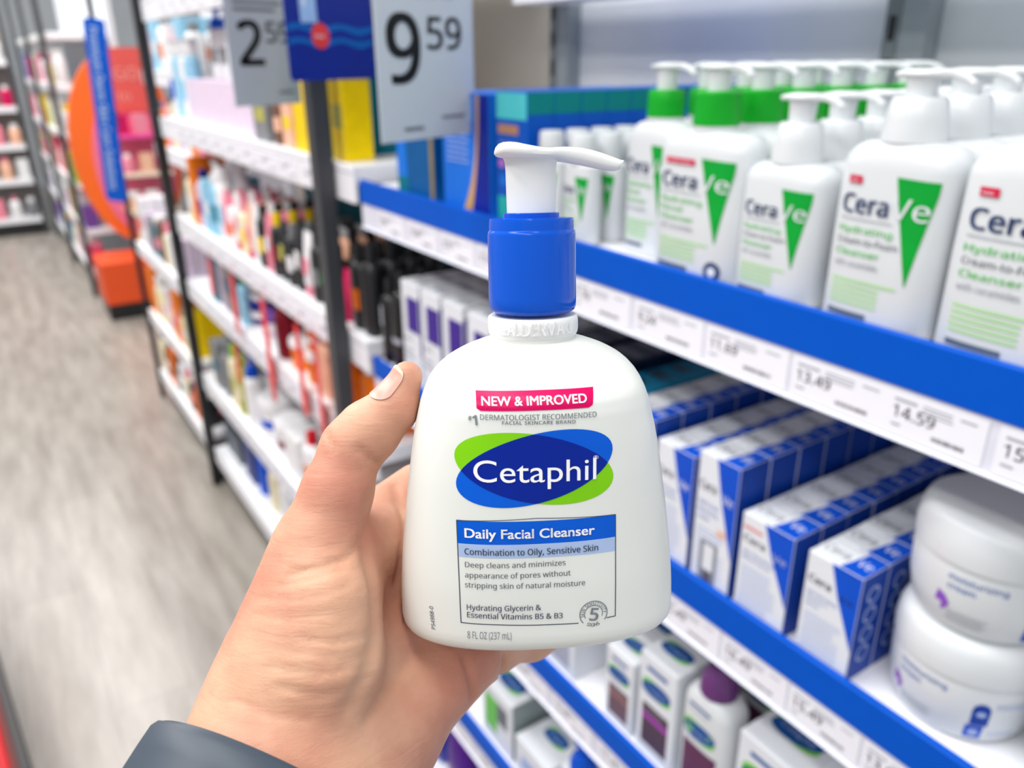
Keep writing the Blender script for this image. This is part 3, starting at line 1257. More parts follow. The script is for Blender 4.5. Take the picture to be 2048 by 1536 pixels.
# left bay
for z_, lb in ((1.655, 'top white shelf in the middle bay with the blue capped bottles'), (1.325, 'white shelf of the middle bay carrying the lilac box and yellow cartons'), (1.02, 'white shelf of the middle bay carrying black and pink tubes'), (.80, 'white shelf of the middle bay carrying the orange bottles and red hang strips'), (.46, 'white shelf of the middle bay with white tubs, above the bottom deck')):
    lp = .062
    shelf(1.262, 2.80, z_, [(1.5 + .13 * i, .1, '%d.%d9' % (4 + i, (3 * i) % 10)) for i in range(9)], lb, blue=False, lip=lp)
shelf(1.262, 2.80, .165, [], 'bottom white deck of the middle bay just above the floor', blue=False, lip=.06)
for z_, lb in ((1.45, 'upper white shelf of the far bay'), (1.16, 'white shelf of the far bay beside the blue blade sign'), (.76, 'white shelf of the far bay at thigh height'), (.45, 'white shelf of the far bay at knee height'), (.16, 'bottom white deck of the far bay')):
    shelf(2.93, 3.78, z_, [], lb, blue=False, lip=.055, xf=.66 if z_ > 1 else .52)

# ------------------------------------------------------------------ posts, signs and the far end of the aisle
CHAR = K('charcoal_metal', (58, 60, 64), rough=.42, var=.03)
MB().box(-.015, .015, -.017, .017, 0, 2.15, CHAR, bev=.002).build('post', label='thick charcoal post standing between the blue shelves and the middle bay', cat='post').location = (.498, 1.352, 0)
fr = empty('display_frame', (.512, 2.83, 0), 0, label='thin black upright frame with a floor bar at the far end of the middle bay', cat='frame')
MB().box(-.015, .015, -.016, .016, 0, 2.1, BLACK, bev=.002).build('upright', fr)
MB().box(.0155, .36, -.010, .010, .012, .045, BLACK).build('floor_bar', fr)
po = MB()
po.tube([(0, 0, 0), (0, 0, 2.1)], .012, BLACK, 10)
po.build('pole', label='slim black pole carrying the blue blade sign', cat='pole').location = (.52, 3.84, 0)

SIGNGREY = K('light_grey_sign_card', (196, 204, 212), rough=.5, var=.01)


def hanging(name, bl, brp, depth, height, label, cat, mt, th=.0016, corner=0.0, ang=None):
    """upright card seen from the aisle: left lower corner at a picture point and distance, right lower corner under brp"""
    P = EYE + ray(*bl) / F * depth
    if ang is None:
        Q = onz(brp[0], brp[1], P.z)
        ang = math.atan2(Q.y - P.y, Q.x - P.x)
        wd = (Q - P).length
    else:       # same direction as its neighbour, as wide as it looks
        wd = .01
        while wd < .5:
            Q = P + Vector((math.cos(ang), math.sin(ang), 0)) * wd - EYE
            if CX + F * Q.dot(RT) / Q.dot(FW) >= brp[0]:
                break
            wd += .001
    root = empty(name, P, ang, label=label, cat=cat)
    m = MB()
    pts = [(0, 0), (wd, 0), (wd, height), (0, height)]
    if corner:
        pts = []
        for cx0, cz0, a0 in ((corner, corner, 180), (wd - corner, corner, 270), (wd - corner, height - corner, 0), (corner, height - corner, 90)):
            pts += [(cx0 + corner * math.cos(math.radians(a0 + t)), cz0 + corner * math.sin(math.radians(a0 + t))) for t in (0, 22, 45, 68, 90)]
    m.loft([[(x, 0, z) for x, z in pts], [(x, th, z) for x, z in pts]], mt, smooth=False)
    m.build('card', root)
    return root, wd


def flat(u, v, l):
    return (u, -l, v)


s1, wd = hanging('price_sign', (765, 288), (950, 265), .88, .36, 'hanging grey price card with 9 59, right of the blue picture card', 'price sign', SIGNGREY)
ANG = s1.rotation_euler.z
U = .88 / F
m = MB()
text(m, '9', flat, wd * .09, 114 * U, BLACKINK, width=wd * .33, cap=124 * U, bold=.022, res=4, lift=.0006)
m.build('printed_price', s1, label='dark printed price')
m = MB()
text(m, '59', flat, wd * .49, 176 * U, BLACKINK, width=wd * .37, cap=60 * U, bold=.016, res=4, lift=.0006)
m.build('printed_cents', s1)
m = MB()
text(m, 'moisturizing lotion 16 oz', flat, wd * .08, 272 * U, GREYINK, width=wd * .7, cap=11 * U, lift=.0006)
rect(m, flat, wd * .62, wd * .88, 38 * U, 43 * U, GREYINK, .0006)
rect(m, flat, wd * .22, wd * .42, 19 * U, 26 * U, GREYINK, .0006)
m.build('small_print', s1)
s2, wd = hanging('price_sign', (472, 214), (603, 199), 1.32, .42, 'hanging grey price card with 2 59, left of the blue picture card', 'price sign', SIGNGREY, ang=ANG)
U = 1.32 / F
m = MB()
text(m, '2', flat, wd * .14, 78 * U, BLACKINK, width=wd * .36, cap=80 * U, bold=.022, res=4, lift=.0006)
m.build('printed_price', s2, label='dark printed price')
m = MB()
text(m, '59', flat, wd * .55, 120 * U, GREYINK, width=wd * .38, cap=38 * U, bold=.016, res=4, lift=.0006)
m.build('printed_cents', s2)
m = MB()
for i in range(2):
    rect(m, flat, wd * .12, wd * (.82 - .1 * i), (190 - 13 * i) * U, (195 - 13 * i) * U, GREYINK, .0006)
m.build('small_print', s2)
m = MB()
rect(m, flat, wd * .66, wd * .9, 22 * U, 26 * U, GREYINK, .0006)
m.build('small_print', s2)
NAVY = K('navy_sign_print', (14, 40, 138), rough=.35)
s3, wd = hanging('picture_card', (583, 163), (752, 150), 1.14, .34, 'navy card with a pictured tube, waves and red dot between two price signs', 'sign', NAVY, corner=.008, ang=ANG)
m = MB()
MIDB = K('wave_blue_print', (0, 96, 176), rough=.4)
SKYB = K('sky_blue_print', (20, 120, 225), rough=.4)
blob(m, flat, wd * .50, .20, lambda t: .062 * (1 + .12 * math.cos(2 * t)), SKYB, .0003)
for v0, v1 in ((.048, .056), (.066, .075)):
    n = 24
    vs, fs = [], []
    for i in range(n + 1):
        u = .0015 + (wd - .003) * i / n
        o_ = .004 * math.sin(i * .55)
        vs += [flat(u, v0 + o_, .0004), flat(u, v1 + o_ * .6, .0004)]
    m.add(vs, [(2 * i, 2 * i + 2, 2 * i + 3, 2 * i + 1) for i in range(n)], MIDB)
TUBEB = K('pale_tube_print', (150, 185, 228), rough=.4)
m.add([flat(wd * .16, .078, .0006), flat(wd * .34, .078, .0006), flat(wd * .31, .30, .0006), flat(wd * .13, .30, .0006)], [(0, 1, 2, 3)], TUBEB)
m.add([flat(wd * .19, .10, .0008), flat(wd * .22, .10, .0008), flat(wd * .20, .28, .0008), flat(wd * .17, .28, .0008)], [(0, 1, 2, 3)], PAPER)
blob(m, flat, wd * .36, .061, ell(.0175, .0175), K('coral_dot_print', (222, 60, 60), rough=.4), .001)
text(m, 'new', flat, wd * .29, .058, PAPER, width=.020, cap=.006, lift=.0013)
text(m, 'COOLING', flat, wd * .62, .150, PAPER, width=wd * .34, cap=.009, lift=.0006)
text(m, 'moisturizing', flat, wd * .62, .134, SKYB, width=wd * .34, cap=.006, lift=.0006)
m.build('printed_picture', s3)

# blue blade sign
SB = K('blade_blue', (0, 84, 190), rough=.4)
s4, wd = hanging('blade_sign', (213, 400), (250, 402), 3.34, .70, 'tall blue blade sign with white lettering reading downwards', 'sign', SB, th=.012, corner=.018)
s4.rotation_euler = (0, math.radians(4.5), s4.rotation_euler.z)
MB().box(wd * .3, wd * .7, .0125, .05, .3, .36, BLACK).build('bracket', s4)
m = MB()


def down(u, v, l):      # text that reads from top to bottom
    return (wd * .28 + v, -l - .0012, .67 - u)


text(m, 'Premium Derm Skin Care Solutions', down, 0, 0, K('pale_blue_letters', (178, 200, 230)), width=.62, cap=wd * .42)
text(m, 'Premium Derm Skin Care Solutions', down, .0012, .0008, K('pale_blue_letters', (178, 200, 230)), width=.62, cap=wd * .42, lift=.0012)
m.build('sign_lettering', s4, label='white lettering reading downwards')

# orange round end display
ORANGE = K('orange_panel', (242, 110, 45), rough=.45, var=.02)
od = empty('round_display', (.74, 5.55, 0), 0, label='orange round backed display with pink shelves beyond the far bay', cat='display')
m = MB()
NN = 48
rx, rz, zc_ = .31, .56, .98
arc_ = [(rx * math.cos(t) + .07, zc_ + rz * math.sin(t)) for t in np.linspace(0, 2 * PI, NN, endpoint=False)]
m.loft([[(x, -.02, z) for x, z in arc_], [(x, .03, z) for x, z in arc_]], ORANGE, smooth=False)
m.build('round_panel', od)
m = MB()
m.box(-.24, .34, -.30, .05, .10, .36, K('deep_orange_panel', (226, 84, 42), rough=.45), bev=.004)
m.build('plinth', od)
MB().box(-.235, .335, -.28, .04, 0, .098, BLACK).build('kick', od)
m = MB()
pk = K('pink_panel', (232, 118, 150), rough=.5)
arc2 = [((rx - .08) * math.cos(t) + .10, zc_ - .08 + (rz - .12) * math.sin(t)) for t in np.linspace(0, 2 * PI, NN, endpoint=False)]
m.loft([[(x, -.03, z) for x, z in arc2], [(x, -.021, z) for x, z in arc2]], pk, smooth=False)
m.build('pink_backing', od)
for z_, c_ in ((.62, 'cream_shelf_board'), (.84, 'cream_shelf_board'), (1.06, 'magenta_shelf_board')):
    MB().box(-.02, .27, -.26, -.031, z_, z_ + .025, K(c_, (240, 222, 200) if 'cream' in c_ else (236, 82, 160), rough=.5), bev=.003).build('shelf_board', od)
m = MB()
m.box(.03, .24, -.045, -.0311, 1.20, 1.56, K('coral_header', (222, 92, 86), rough=.5))
f3 = lambda u, v, l: (u, -.047 - l, v)
text(m, 'GO', f3, .06, 1.38, K('pale_coral_letters', (240, 160, 150)), cap=.07, lift=.003)
text(m, 'to', f3, .06, 1.26, K('pale_coral_letters', (240, 160, 150)), cap=.06, lift=.003)
m.build('header_card', od)

# shelving at the very end of the aisle, facing the camera
def farbay(x0, x1, y, label, post=True):
    root = empty('far_shelving', (x0, y, 0), 0, label=label, cat='shelving')
    MB().box(0, x1 - x0, .35, .38, 0, 2.3, K('warm_grey_panel', (150, 144, 140), rough=.6)).build('back_panel', root)
    MB().box(0, x1 - x0, -.02, .35, 0, .10, BLACK).build('kick', root)
    for z_ in (.16, .50, .80, 1.12, 1.50):
        MB().box(0, x1 - x0, -.03, .35, z_ - .05, z_, SHELFWHITE, bev=.002).build('shelf_board', root)
    for xx in (0, x1 - x0):
        MB().box(xx - .02, xx + .02, -.06, -.03, 0, 2.3, CHAR).build('upright', root)
    return root


farbay(-1.0, -.30, 8.6, 'far white shelving to the left at the end of the aisle')
farbay(-.26, .44, 8.6, 'far white shelving with pink stock at the end of the aisle')

# far run on the right beyond the orange display
root = empty('far_run', (.52, 5.95, 0), 0, label='far shelving run seen edge on left of the orange display', cat='shelving')
MB().box(.36, .40, 0, 2.6, 0, 2.2, PANEL).build('back_panel', root)
MB().box(.03, .36, 0, 2.6, 0, .1, BLACK).build('kick', root)
for z_ in (.15, .45, .75, 1.05, 1.35, 1.65):
    MB().box(-.0, .36, 0, 2.6, z_ - .04, z_, SHELFWHITE, bev=.002).build('shelf_board', root)
for yy in (.0, 1.2, 2.4):
    MB().box(-.03, .0, yy - .02, yy + .02, 0, 2.25, CHAR).build('upright', root)

# red fixture corner at the lower left
rd = empty('floor_display', (-.205, 1.95, 0), math.radians(5.5), label='red low floor display edge with a charcoal base strip, lower left corner', cat='display')
MB().box(-.45, .0, -1.0, .30, 0, .035, CHAR, bev=.004).build('base_strip', rd)
MB().box(-.45, -.022, -1.0, .28, .0355, .42, K('bright_red_panel', (190, 10, 26), rough=.4), bev=.004).build('red_body', rd)
MB().box(-.44, -.05, -.98, -.1, .4205, .45, K('pink_tray', (236, 96, 130), rough=.5), bev=.004).build('tray', rd)

# ------------------------------------------------------------------ goods on the shelves
ORD = ['front', 'second', 'third', 'fourth', 'fifth', 'sixth', 'seventh', 'eighth', 'ninth', 'tenth', 'eleventh', 'twelfth']


def file_of(root, Y, Z, n, pitch, label, group=None, X0=.532, jit=.0):
    """front thing already built at the origin; put it on the shelf and copy it back into the shelf"""
    out = []
    for i in range(n):
        o = root if i == 0 else copy_tree(root)
        o.location = (X0 + pitch * i, Y + random.uniform(-jit, jit), Z)
        o.rotation_euler = (0, 0, -PI / 2 + random.uniform(-jit, jit) * 10)
        out.append(o)
    for i, o in enumerate(out):
        o['label'] = label % ('front one' if i == 0 else ORD[i] + ' one back') if '%s' in label else label
        if group:
            o['group'] = group
    return out


def vfront(mb, fn, w, v0, v1, wedge, lines, red=None, flen=.30, seal=False, name=None, txtcol=None, sub=None, round_=True):
    """face of a cleanser or carton: name, coloured wedge, product lines; u runs 0..w"""
    H = v1 - v0
    V = lambda t: v0 + H * t
    # wedge: rows between its slanting left edge and its right edge
    n, k2 = 14, 8
    vs = []
    for i in range(n + 1):
        t = i / n
        ul = w * (.60 + (.80 - .60) * t)
        ur = w * ((.93 + .012 * min(1, t * 8)) * (1 - t) + .805 * t)
        for j in range(k2 + 1):
            s_ = j / k2
            vs.append(fn(ul + (ur - ul) * s_, V((.90 - .012 * s_ ) * (1 - t) + flen * t), .0004))
    mb.add(vs, [(i * (k2 + 1) + j, (i + 1) * (k2 + 1) + j, (i + 1) * (k2 + 1) + j + 1, i * (k2 + 1) + j + 1) for i in range(n) for j in range(k2)], wedge)
    # lettering
    text(mb, 'Cera', fn, w * .14, V(.675), INK, width=w * .43, cap=H * .105, bold=.02, lift=.0008, res=2)
    text(mb, 'Ve', fn, w * .595, V(.675), PAPER, width=w * .30, cap=H * .115, bold=0, lift=.001, res=2)
    rect(mb, fn, w * .14, w * .62, V(.635), V(.642), PALEINK, .0006, 8)
    if red:
        rect(mb, fn, w * .17, w * (.17 + red), V(.84), V(.885), RED, .0006, 5)
        text(mb, 'new', fn, w * .185, V(.850), PAPER, width=w * (red - .05), cap=H * .018, lift=.001)
    y = .56
    for s_, m_, ww in lines:
        text(mb, s_, fn, w * .14, V(y), m_, width=w * ww, cap=H * .038, bold=.012, lift=.0008)
        y -= .068
    y -= .02
    k_ = 0
    while y > .13:
        rect(mb, fn, w * .14, w * (.74 - .13 * (k_ % 2) if y > .25 else .6), V(y), V(y + .012), txtcol or PALELIME, .0006, 8)
        y -= .034
        k_ += 1
    rect(mb, fn, w * .14, w * .52, V(.055), V(.085), K('slate_bar_print', (84, 100, 122)), .0006, 8)
    if seal:
        blob(mb, fn, w * .80, V(.09), ell(w * .085, w * .085), INK, .0005, 24, 1)
        blob(mb, fn, w * .80, V(.09), ell(w * .04, w * .04), PAPER, .0007, 16, 1)


def pump_bottle(w, d, hb, hp, colm, label, wedge=GREEN, lines=(), red=None, seal=False, collar_h=.028, collar_r=.0205, headlen=.036, taper=.80, neck=0.0, printed=None, body=WHITE, pumpm=WHITE, dome=False):
    root = empty('pump_bottle', label=label, cat='bottle')
    a, b = w / 2, d / 2
    prof = [(0, .93), (.002, .975), (.006, 1), (hb * .5, 1.0), (hb * .86, .985)]
    m = MB()
    rings = []
    for z, s_ in prof:
        rings.append(superring(a * s_, b * s_, z, 32, 3.4, 0, b))
    n = 7
    for i in range(1, n + 1):
        t = i / n * PI / 2
        rr_ = hb * .13
        aa = a * .985 - (a * .985 - collar_r * .92) * (1 - math.cos(t)) * .55
        rings.append(superring(a * .985 - rr_ * (1 - math.cos(t)) * 1.0, b * .985 - (b * .985 - collar_r * .8) * (1 - math.cos(t)), hb * .865 + rr_ * math.sin(t), 32, 3.4 - 1.2 * i / n, 0, b))
    rings.append(superring(collar_r * .93, collar_r * .8, hb * 1.005, 32, 2, 0, b))
    m.loft(rings, body)
    m.build('body', root)
    if neck:
        m = MB()
        m.lathe([(collar_r * .97, hb - .004), (collar_r * .97, hb + neck + .001)], body, 24, 0, b)
        m.build('neck', root)
        hb0, hb = hb, hb + neck
    else:
        hb0 = hb
    m = MB()
    tp = taper if not dome else .6
    m.lathe([(collar_r, hb - .001), (collar_r * (.6 + .4 * tp if not dome else .97), hb + collar_h * .5), (collar_r * tp, hb + collar_h - .002), (collar_r * tp * .9, hb + collar_h)], colm, 24, 0, b)
    m.build('collar', root)
    m = MB()
    sr = .0108 if not dome else .008
    zt = hp
    m.lathe([(sr * .9, hb + collar_h - .001), (sr * .95, zt - .012), (sr, zt - .008), (sr * 1.25, zt - .006)], pumpm, 20, 0, b)
    rings = []
    for x, z, hz, hd in ((-sr * 1.7, -.003, .0012, .003), (-sr * 1.5, -.0018, .003, .008), (-sr * .6, -.001, .0042, .0105), (sr * .6, -.001, .0042, .010), (sr * 1.6, -.001, .004, .007), (headlen * .6, -.0012, .0036, .0052), (headlen * .85, -.004, .0034, .0046), (headlen, -.008, .003, .004)):
        rings.append([(x, b + v, zt - .004 + z + u) for u, v, _ in superring(hz * .75, hd, 0, 12, 2.8)])
    m.loft(rings, pumpm)
    m.build('pump_head', root)

    hb = hb0

    def fn(u, v, l):
        x = u - a
        q = min(abs(x) / a, .97)
        return (x, b - b * (1 - q ** 3.4) ** (1 / 3.4) - l, v)
    m = MB()
    if printed:
        printed(m, fn, w, hb)
    else:
        vfront(m, fn, w, hb * .02, hb * .93, wedge, lines, red, seal=seal)
    m.build('printed_label', root)
    return root


GL = [('Hydrating', GREENTXT := K('mid_green_print', (70, 190, 70)), .50), ('Cream-to-Foam', GREYINK, .56), ('Cleanser', GREENTXT, .42), ('with ceramides', PALEINK, .42)]
GL2 = [('Hydrating', GREENTXT, .50), ('Facial', GREENTXT, .28), ('Cleanser', GREENTXT, .42), ('with ceramides', PALEINK, .42)]
ZS = ZA - .0055
b_ = pump_bottle(.104, .050, .130, .187, GREENCAP, '', lines=GL2, red=.36, seal=True, collar_h=.027, collar_r=.0205, taper=.93, neck=.006)
file_of(b_, .510, ZS, 6, .056, 'large white pump bottle with a green collar and long red tag, %s', 'green collared pump bottles with a red tag', X0=.524)
b2_ = pump_bottle(.074, .046, .132, .187, GREENCAP, '', lines=GL2, collar_h=.024, collar_r=.0185, taper=.93, neck=.005)
file_of(b2_, .604, ZS, 6, .056, 'white pump bottle with a green collar beside the slim bottles, %s', 'green collared pump bottles next to the slim bottles', X0=.555)
c_ = pump_bottle(.078, .046, .112, .166, WHITE, '', lines=GL, collar_h=.029, collar_r=.0200, taper=.84, neck=.001)
file_of(c_, .420, ZS, 7, .050, 'short white pump bottle with a green wedge and white collar, %s', 'short white pump bottles', X0=.524)
d_ = pump_bottle(.087, .050, .135, .184, WHITE, '', lines=GL, red=.13, collar_h=.028, collar_r=.0215, taper=.84, neck=.001)
file_of(d_, .327, ZS, 6, .056, 'tall white pump bottle with a green wedge and small red tag, %s', 'tall white pump bottles right of the short ones', X0=.524)
e_ = pump_bottle(.100, .054, .138, .190, WHITE, '', lines=GL, red=.13, collar_h=.030, collar_r=.0225, taper=.84)
file_of(e_, .2300, ZS, 6, .058, 'large white pump bottle cut by the right edge, %s', 'large white pump bottles at the right edge', X0=.524)


def flip_tube(w, d, h, label, wedge=GREEN, body=WHITE, cap=WHITE, plain=False):
    root = empty('flip_cap_bottle', label=label, cat='bottle')
    a, b = w / 2, d / 2
    m = MB()
    rings = [superring(a * s_, b * s_, z, 24, 2.6, 0, b) for z, s_ in ((0, .92), (.002, .97), (.006, 1), (h * .55, 1), (h * .72, .93), (h * .735, .80))]
    m.loft(rings, body)
    m.build('body', root)
    m = MB()
    m.lathe([(b * .95, h * .73), (b * 1.0, h * .74), (b * .98, h * .97), (b * .9, h * .995), (b * .8, h)], cap, 20, 0, b)
    m.build('cap', root)
    if not plain:
        def fn(u, v, l):
            x = u - a
            q = min(abs(x) / a, .95)
            return (x, b - b * (1 - q ** 2.6) ** (1 / 2.6) - l, v)
        m = MB()
        vfront(m, fn, w, h * .02, h * .70, wedge, GL2[:3], round_=False)
        m.build('printed_label', root)
    return root


t_ = flip_tube(.050, .028, .115, '')
file_of(t_, .749, ZS, 5, .036, 'slim white flip cap bottle furthest from the green collars, %s', 'slim white bottles, file beside the teal boxes')
t2_ = copy_tree(t_)
file_of(t2_, .692, ZS, 5, .036, 'slim white flip cap bottle in the middle slim file, %s', 'slim white bottles, middle file')


# cartons -----------------------------------------------------------------
def box_fn(side, w, d, h):
    """surface maps of a carton: front, right side (towards the camera), top"""
    if side == 'front':
        return lambda u, v, l: (u - w / 2, -l, v)
    if side == 'side':
        return lambda u, v, l: (w / 2 + l, u, v)
    return lambda u, v, l: (u - w / 2, v, h + l)


def carton(w, d, h, body, label='', cat='carton', prints=None, bev=.0009, name='carton'):
    m = MB()
    m.box(-w / 2, w / 2, 0, d, 0, h, body, bev=bev)
    if prints:
        prints(m, box_fn('front', w, d, h), box_fn('side', w, d, h), box_fn('top', w, d, h), w, d, h)
    return m.build(name, label=label, cat=cat)


def vcarton(lines, red=None, extra=None, wedge=BLUE, side=DEEPBLUE, icons=True):
    def pr(m, ff, fs, ft, w, d, h):
        LB = .0002
        # front wedge reaching the top right corner
        m.add([ff(w * .44, h - .0004, LB), ff(w - .0004, h - .0004, LB), ff(w - .0004, h * .30, LB), ff(w * .62, h * .72, LB)], [(0, 3, 2, 1)], wedge)
        text(m, 'Cera', ff, w * .07, h * .735, GREYINK, width=w * .42, cap=h * .065, bold=.02, lift=.0004, res=2)
        text(m, 'Ve', ff, w * .64, h * .700, PAPER, width=w * .26, cap=h * .065, bold=.004, lift=.0004, res=2)
        if red:
            rect(m, ff, w * .05, w * .42, h * .86, h * .885, K('soft_red_print', (222, 120, 120)), .0003)
        y = .62
        for s_, m_, ww in lines:
            text(m, s_, ff, w * .08, h * y, m_, width=w * ww, cap=h * .032, lift=.0004)
            y -= .055
        y -= .02
        while y > .08:
            rect(m, ff, w * .08, w * (.78 if int(y * 100) % 3 else .66), h * y, h * (y + .008), PALEBLUE, .0003)
            y -= .033
        if extra:
            extra(m, ff, w, h)
        # blue side with round icons
        m.add([fs(.0004, .0004, LB), fs(d - .0004, .0004, LB), fs(d - .0004, h - .0004, LB), fs(.0004, h - .0004, LB)], [(0, 1, 2, 3)], side)
        if icons:
            for i in range(4):
                blob(m, fs, d * .5, h * (.80 - .19 * i), ell(d * .24, d * .24), PALEBLUE, .0004, 18, 1)
                blob(m, fs, d * .5, h * (.80 - .19 * i), ell(d * .17, d * .17), side, .0006, 18, 1)
        # top: white with name, blue part on the right
        m.add([ft(w * .56, .0004, LB), ft(w - .0004, .0004, LB), ft(w - .0004, d - .0004, LB), ft(w * .66, d - .0004, LB)], [(0, 1, 2, 3)], wedge)
        text(m, 'Cera', ft, w * .08, d * .35, GREYINK, width=w * .44, cap=d * .30, lift=.0004, res=2)
        text(m, 'Ve', ft, w * .68, d * .35, PAPER, width=w * .24, cap=d * .30, lift=.0004, res=2)
    return pr


PALEBLUE = K('pale_blue_ink', (160, 178, 222), rough=.5)
MIDINK = K('mid_blue_ink', (90, 120, 190), rough=.5)
ZS = ZB - .0055
c1 = carton(.052, .036, .106, PAPER, prints=vcarton([('Skin Renewing', MIDINK, .55), ('Vitamin C', MIDINK, .40), ('Serum', MIDINK, .25)]))
file_of(c1, .3145, ZS, 9, .0368, 'white and blue carton beside the stacked jars, %s', 'white and blue cartons next to the jars', jit=.0006, X0=.525)
c2 = carton(.058, .037, .107, PAPER, prints=vcarton([('Skin Renewing', MIDINK, .62), ('Retinol Serum', MIDINK, .55)], red=True, icons=False))
file_of(c2, .384, ZS, 9, .0378, 'white and blue carton with a faint red line, %s', 'white and blue cartons with a faint red line', jit=.0006, X0=.525)


def sun30(m, ff, w, h):
    text(m, '30', ff, w * .58, h * .44, K('orange_ink', (242, 165, 80)), cap=h * .055, bold=.02, lift=.0005)
    rect(m, ff, w * .22, w * .66, h * .04, h * .36, K('grey_window_print', (128, 136, 146)), .0004)
    rect(m, ff, w * .32, w * .58, h * .14, h * .34, PAPER, .0006)
    rect(m, ff, w * .36, w * .54, h * .05, h * .13, K('dark_cap_print', (92, 84, 92)), .0006)


c3 = carton(.050, .040, .146, PAPER, prints=vcarton([('AM Facial', MIDINK, .5), ('Moisturizing', MIDINK, .5), ('Lotion', MIDINK, .3)], extra=sun30, icons=False))
file_of(c3, .4455, ZS, 9, .0410, 'tall white and blue carton with an orange 30, %s', 'tall white and blue cartons with an orange 30', jit=.0006, X0=.525)
c4 = carton(.052, .040, .134, PAPER, prints=vcarton([('PM Facial', MIDINK, .5), ('Moisturizing', MIDINK, .5)], icons=False))
file_of(c4, .5030, ZS, 9, .0410, 'tall white and blue carton half hidden by the held bottle, %s', 'tall white and blue cartons half hidden by the held bottle', jit=.0006, X0=.525)
c5 = carton(.056, .040, .150, PAPER, prints=vcarton([('Eye Repair', MIDINK, .5), ('Cream', MIDINK, .4)], icons=False))
file_of(c5, .5640, ZS, 8, .0410, 'taller white and blue carton next to the teal file, %s', 'taller white and blue cartons next to the teal file', jit=.0006, X0=.525)
TEALC = K('teal_card', (10, 128, 168), rough=.4)
DTEAL = K('dark_teal_card', (8, 66, 96), rough=.4)
NAVYC = K('navy_card', (14, 30, 66), rough=.4)


def bandp(front=None, side=None, top=None, txt=None):
    def pr(m, ff, fs, ft, w, d, h):
        for (u0, u1, v0, v1, mt) in front or ():
            rect(m, ff, w * u0, w * u1, h * v0, h * v1, mt, .0003)
        for (u0, u1, v0, v1, mt) in side or ():
            rect(m, fs, d * u0, d * u1, h * v0, h * v1, mt, .0003)
        for (u0, u1, v0, v1, mt) in top or ():
            rect(m, ft, w * u0, w * u1, d * v0, d * v1, mt, .0003)
        for (s_, u, v, ww, cap, mt) in txt or ():
            text(m, s_, ff, w * u, h * v, mt, width=w * ww, cap=h * cap, lift=.0005)
    return pr


c6 = carton(.052, .034, .150, TEALC, prints=bandp([(.05, .95, .70, .95, DTEAL)], None, [(.1, .6, .2, .8, DTEAL)]))
file_of(c6, .6230, ZS, 9, .0352, 'teal carton behind the shoulder of the held bottle, %s', 'teal cartons behind the shoulder of the held bottle')
c7 = carton(.056, .036, .160, NAVYC, prints=bandp([(.05, .95, .70, .95, DTEAL)], None, [(.1, .9, .2, .6, GREYINK)]))
file_of(c7, .6870, ZS, 9, .0372, 'dark navy carton under the price rail beside the teal file, %s', 'dark navy cartons beside the teal file')
PURPLE = K('purple_card', (64, 38, 140), rough=.4)
c8 = carton(.060, .038, .168, PAPER, prints=bandp([(.30, .98, .52, .86, PURPLE), (.1, .5, .30, .33, PALEINK), (.1, .6, .24, .27, PALEINK), (.1, .5, .42, .45, PALEINK)], [(.02, .98, .3, .9, PURPLE)], [(.2, .9, .35, .75, PALEINK)]))
file_of(c8, .970, ZS, 6, .0400, 'white and purple carton nearest the held bottle collar, %s', 'white and purple cartons nearest the held bottle')
c9 = copy_tree(c8)
file_of(c9, 1.040, ZS, 6, .0400, 'white and purple carton in the middle purple file, %s', 'white and purple cartons, middle file')
c10 = copy_tree(c8)
file_of(c10, 1.108, ZS, 6, .0400, 'white and purple carton in the purple file nearest the thick post, %s', 'white and purple cartons nearest the thick post')
c11 = copy_tree(c7)
file_of(c11, .756, ZS, 5, .0372, 'dark navy carton hidden in part by the neck ring, %s', 'dark navy cartons left of the teal file')
for yy, nm in ((.828, 'further'), (.896, 'furthest')):
    q = copy_tree(c8)
    file_of(q, yy, ZS, 5, .040, 'white and purple carton in the %s hidden file, %%s' % nm, 'white and purple cartons in the %s hidden file' % nm)

# black bottles next to the thick post
BLK = K('glossy_black_plastic', (14, 14, 18), rough=.22)


def simple_bottle(w, d, h, body, cap, label='', bands=(), capf=.2, e=2.6, capw=.55, name='bottle', cat='bottle', capshape='round', parts=True):
    root = empty(name, label=label, cat=cat)
    a, b = w / 2, d / 2
    hb = h * (1 - capf)
    m = MB()
    rings = [superring(a * s_, b * s_, z, 20, e, 0, b) for z, s_ in ((0, .92), (.002, .98), (.005, 1), (hb * .84, 1), (hb * .93, .93), (hb * .985, .72), (hb, .6))]
    m.loft(rings, body)
    m.build('body', root)
    m = MB()
    r_ = min(a, b) * 2 * capw * .5 if capshape == 'round' else None
    if capshape == 'round':
        m.lathe([(r_, hb - .001), (r_, h - .004), (r_ * .9, h)], cap, 16, 0, b)
    elif capshape == 'pump':
        m.lathe([(b * .8, hb - .001), (b * .8, hb + (h - hb) * .4), (b * .3, hb + (h - hb) * .5), (b * .3, h - .008), (b * .5, h - .005), (b * .45, h)], cap, 16, 0, b)
        m.box(0, b * 1.8, b - .004, b + .004, h - .008, h - .002, cap)
    else:
        m.loft([superring(a * .62, b * .8, hb - .001, 16, 3, 0, b), superring(a * .62, b * .8, h - .003, 16, 3, 0, b), superring(a * .55, b * .7, h, 16, 3, 0, b)], cap)
    m.build('cap', root)
    if bands:
        def fn(u, v, l):
            x = u - a
            q = min(abs(x) / a, .95)
            return (x, b - b * (1 - q ** e) ** (1 / e) - l, v)
        m = MB()
        for (u0, u1, v0, v1, mt) in bands:
            rect(m, fn, w * u0, w * u1, hb * v0, hb * v1, mt, .0004, 6, 1)
        m.build('printed_label', root)
    return root


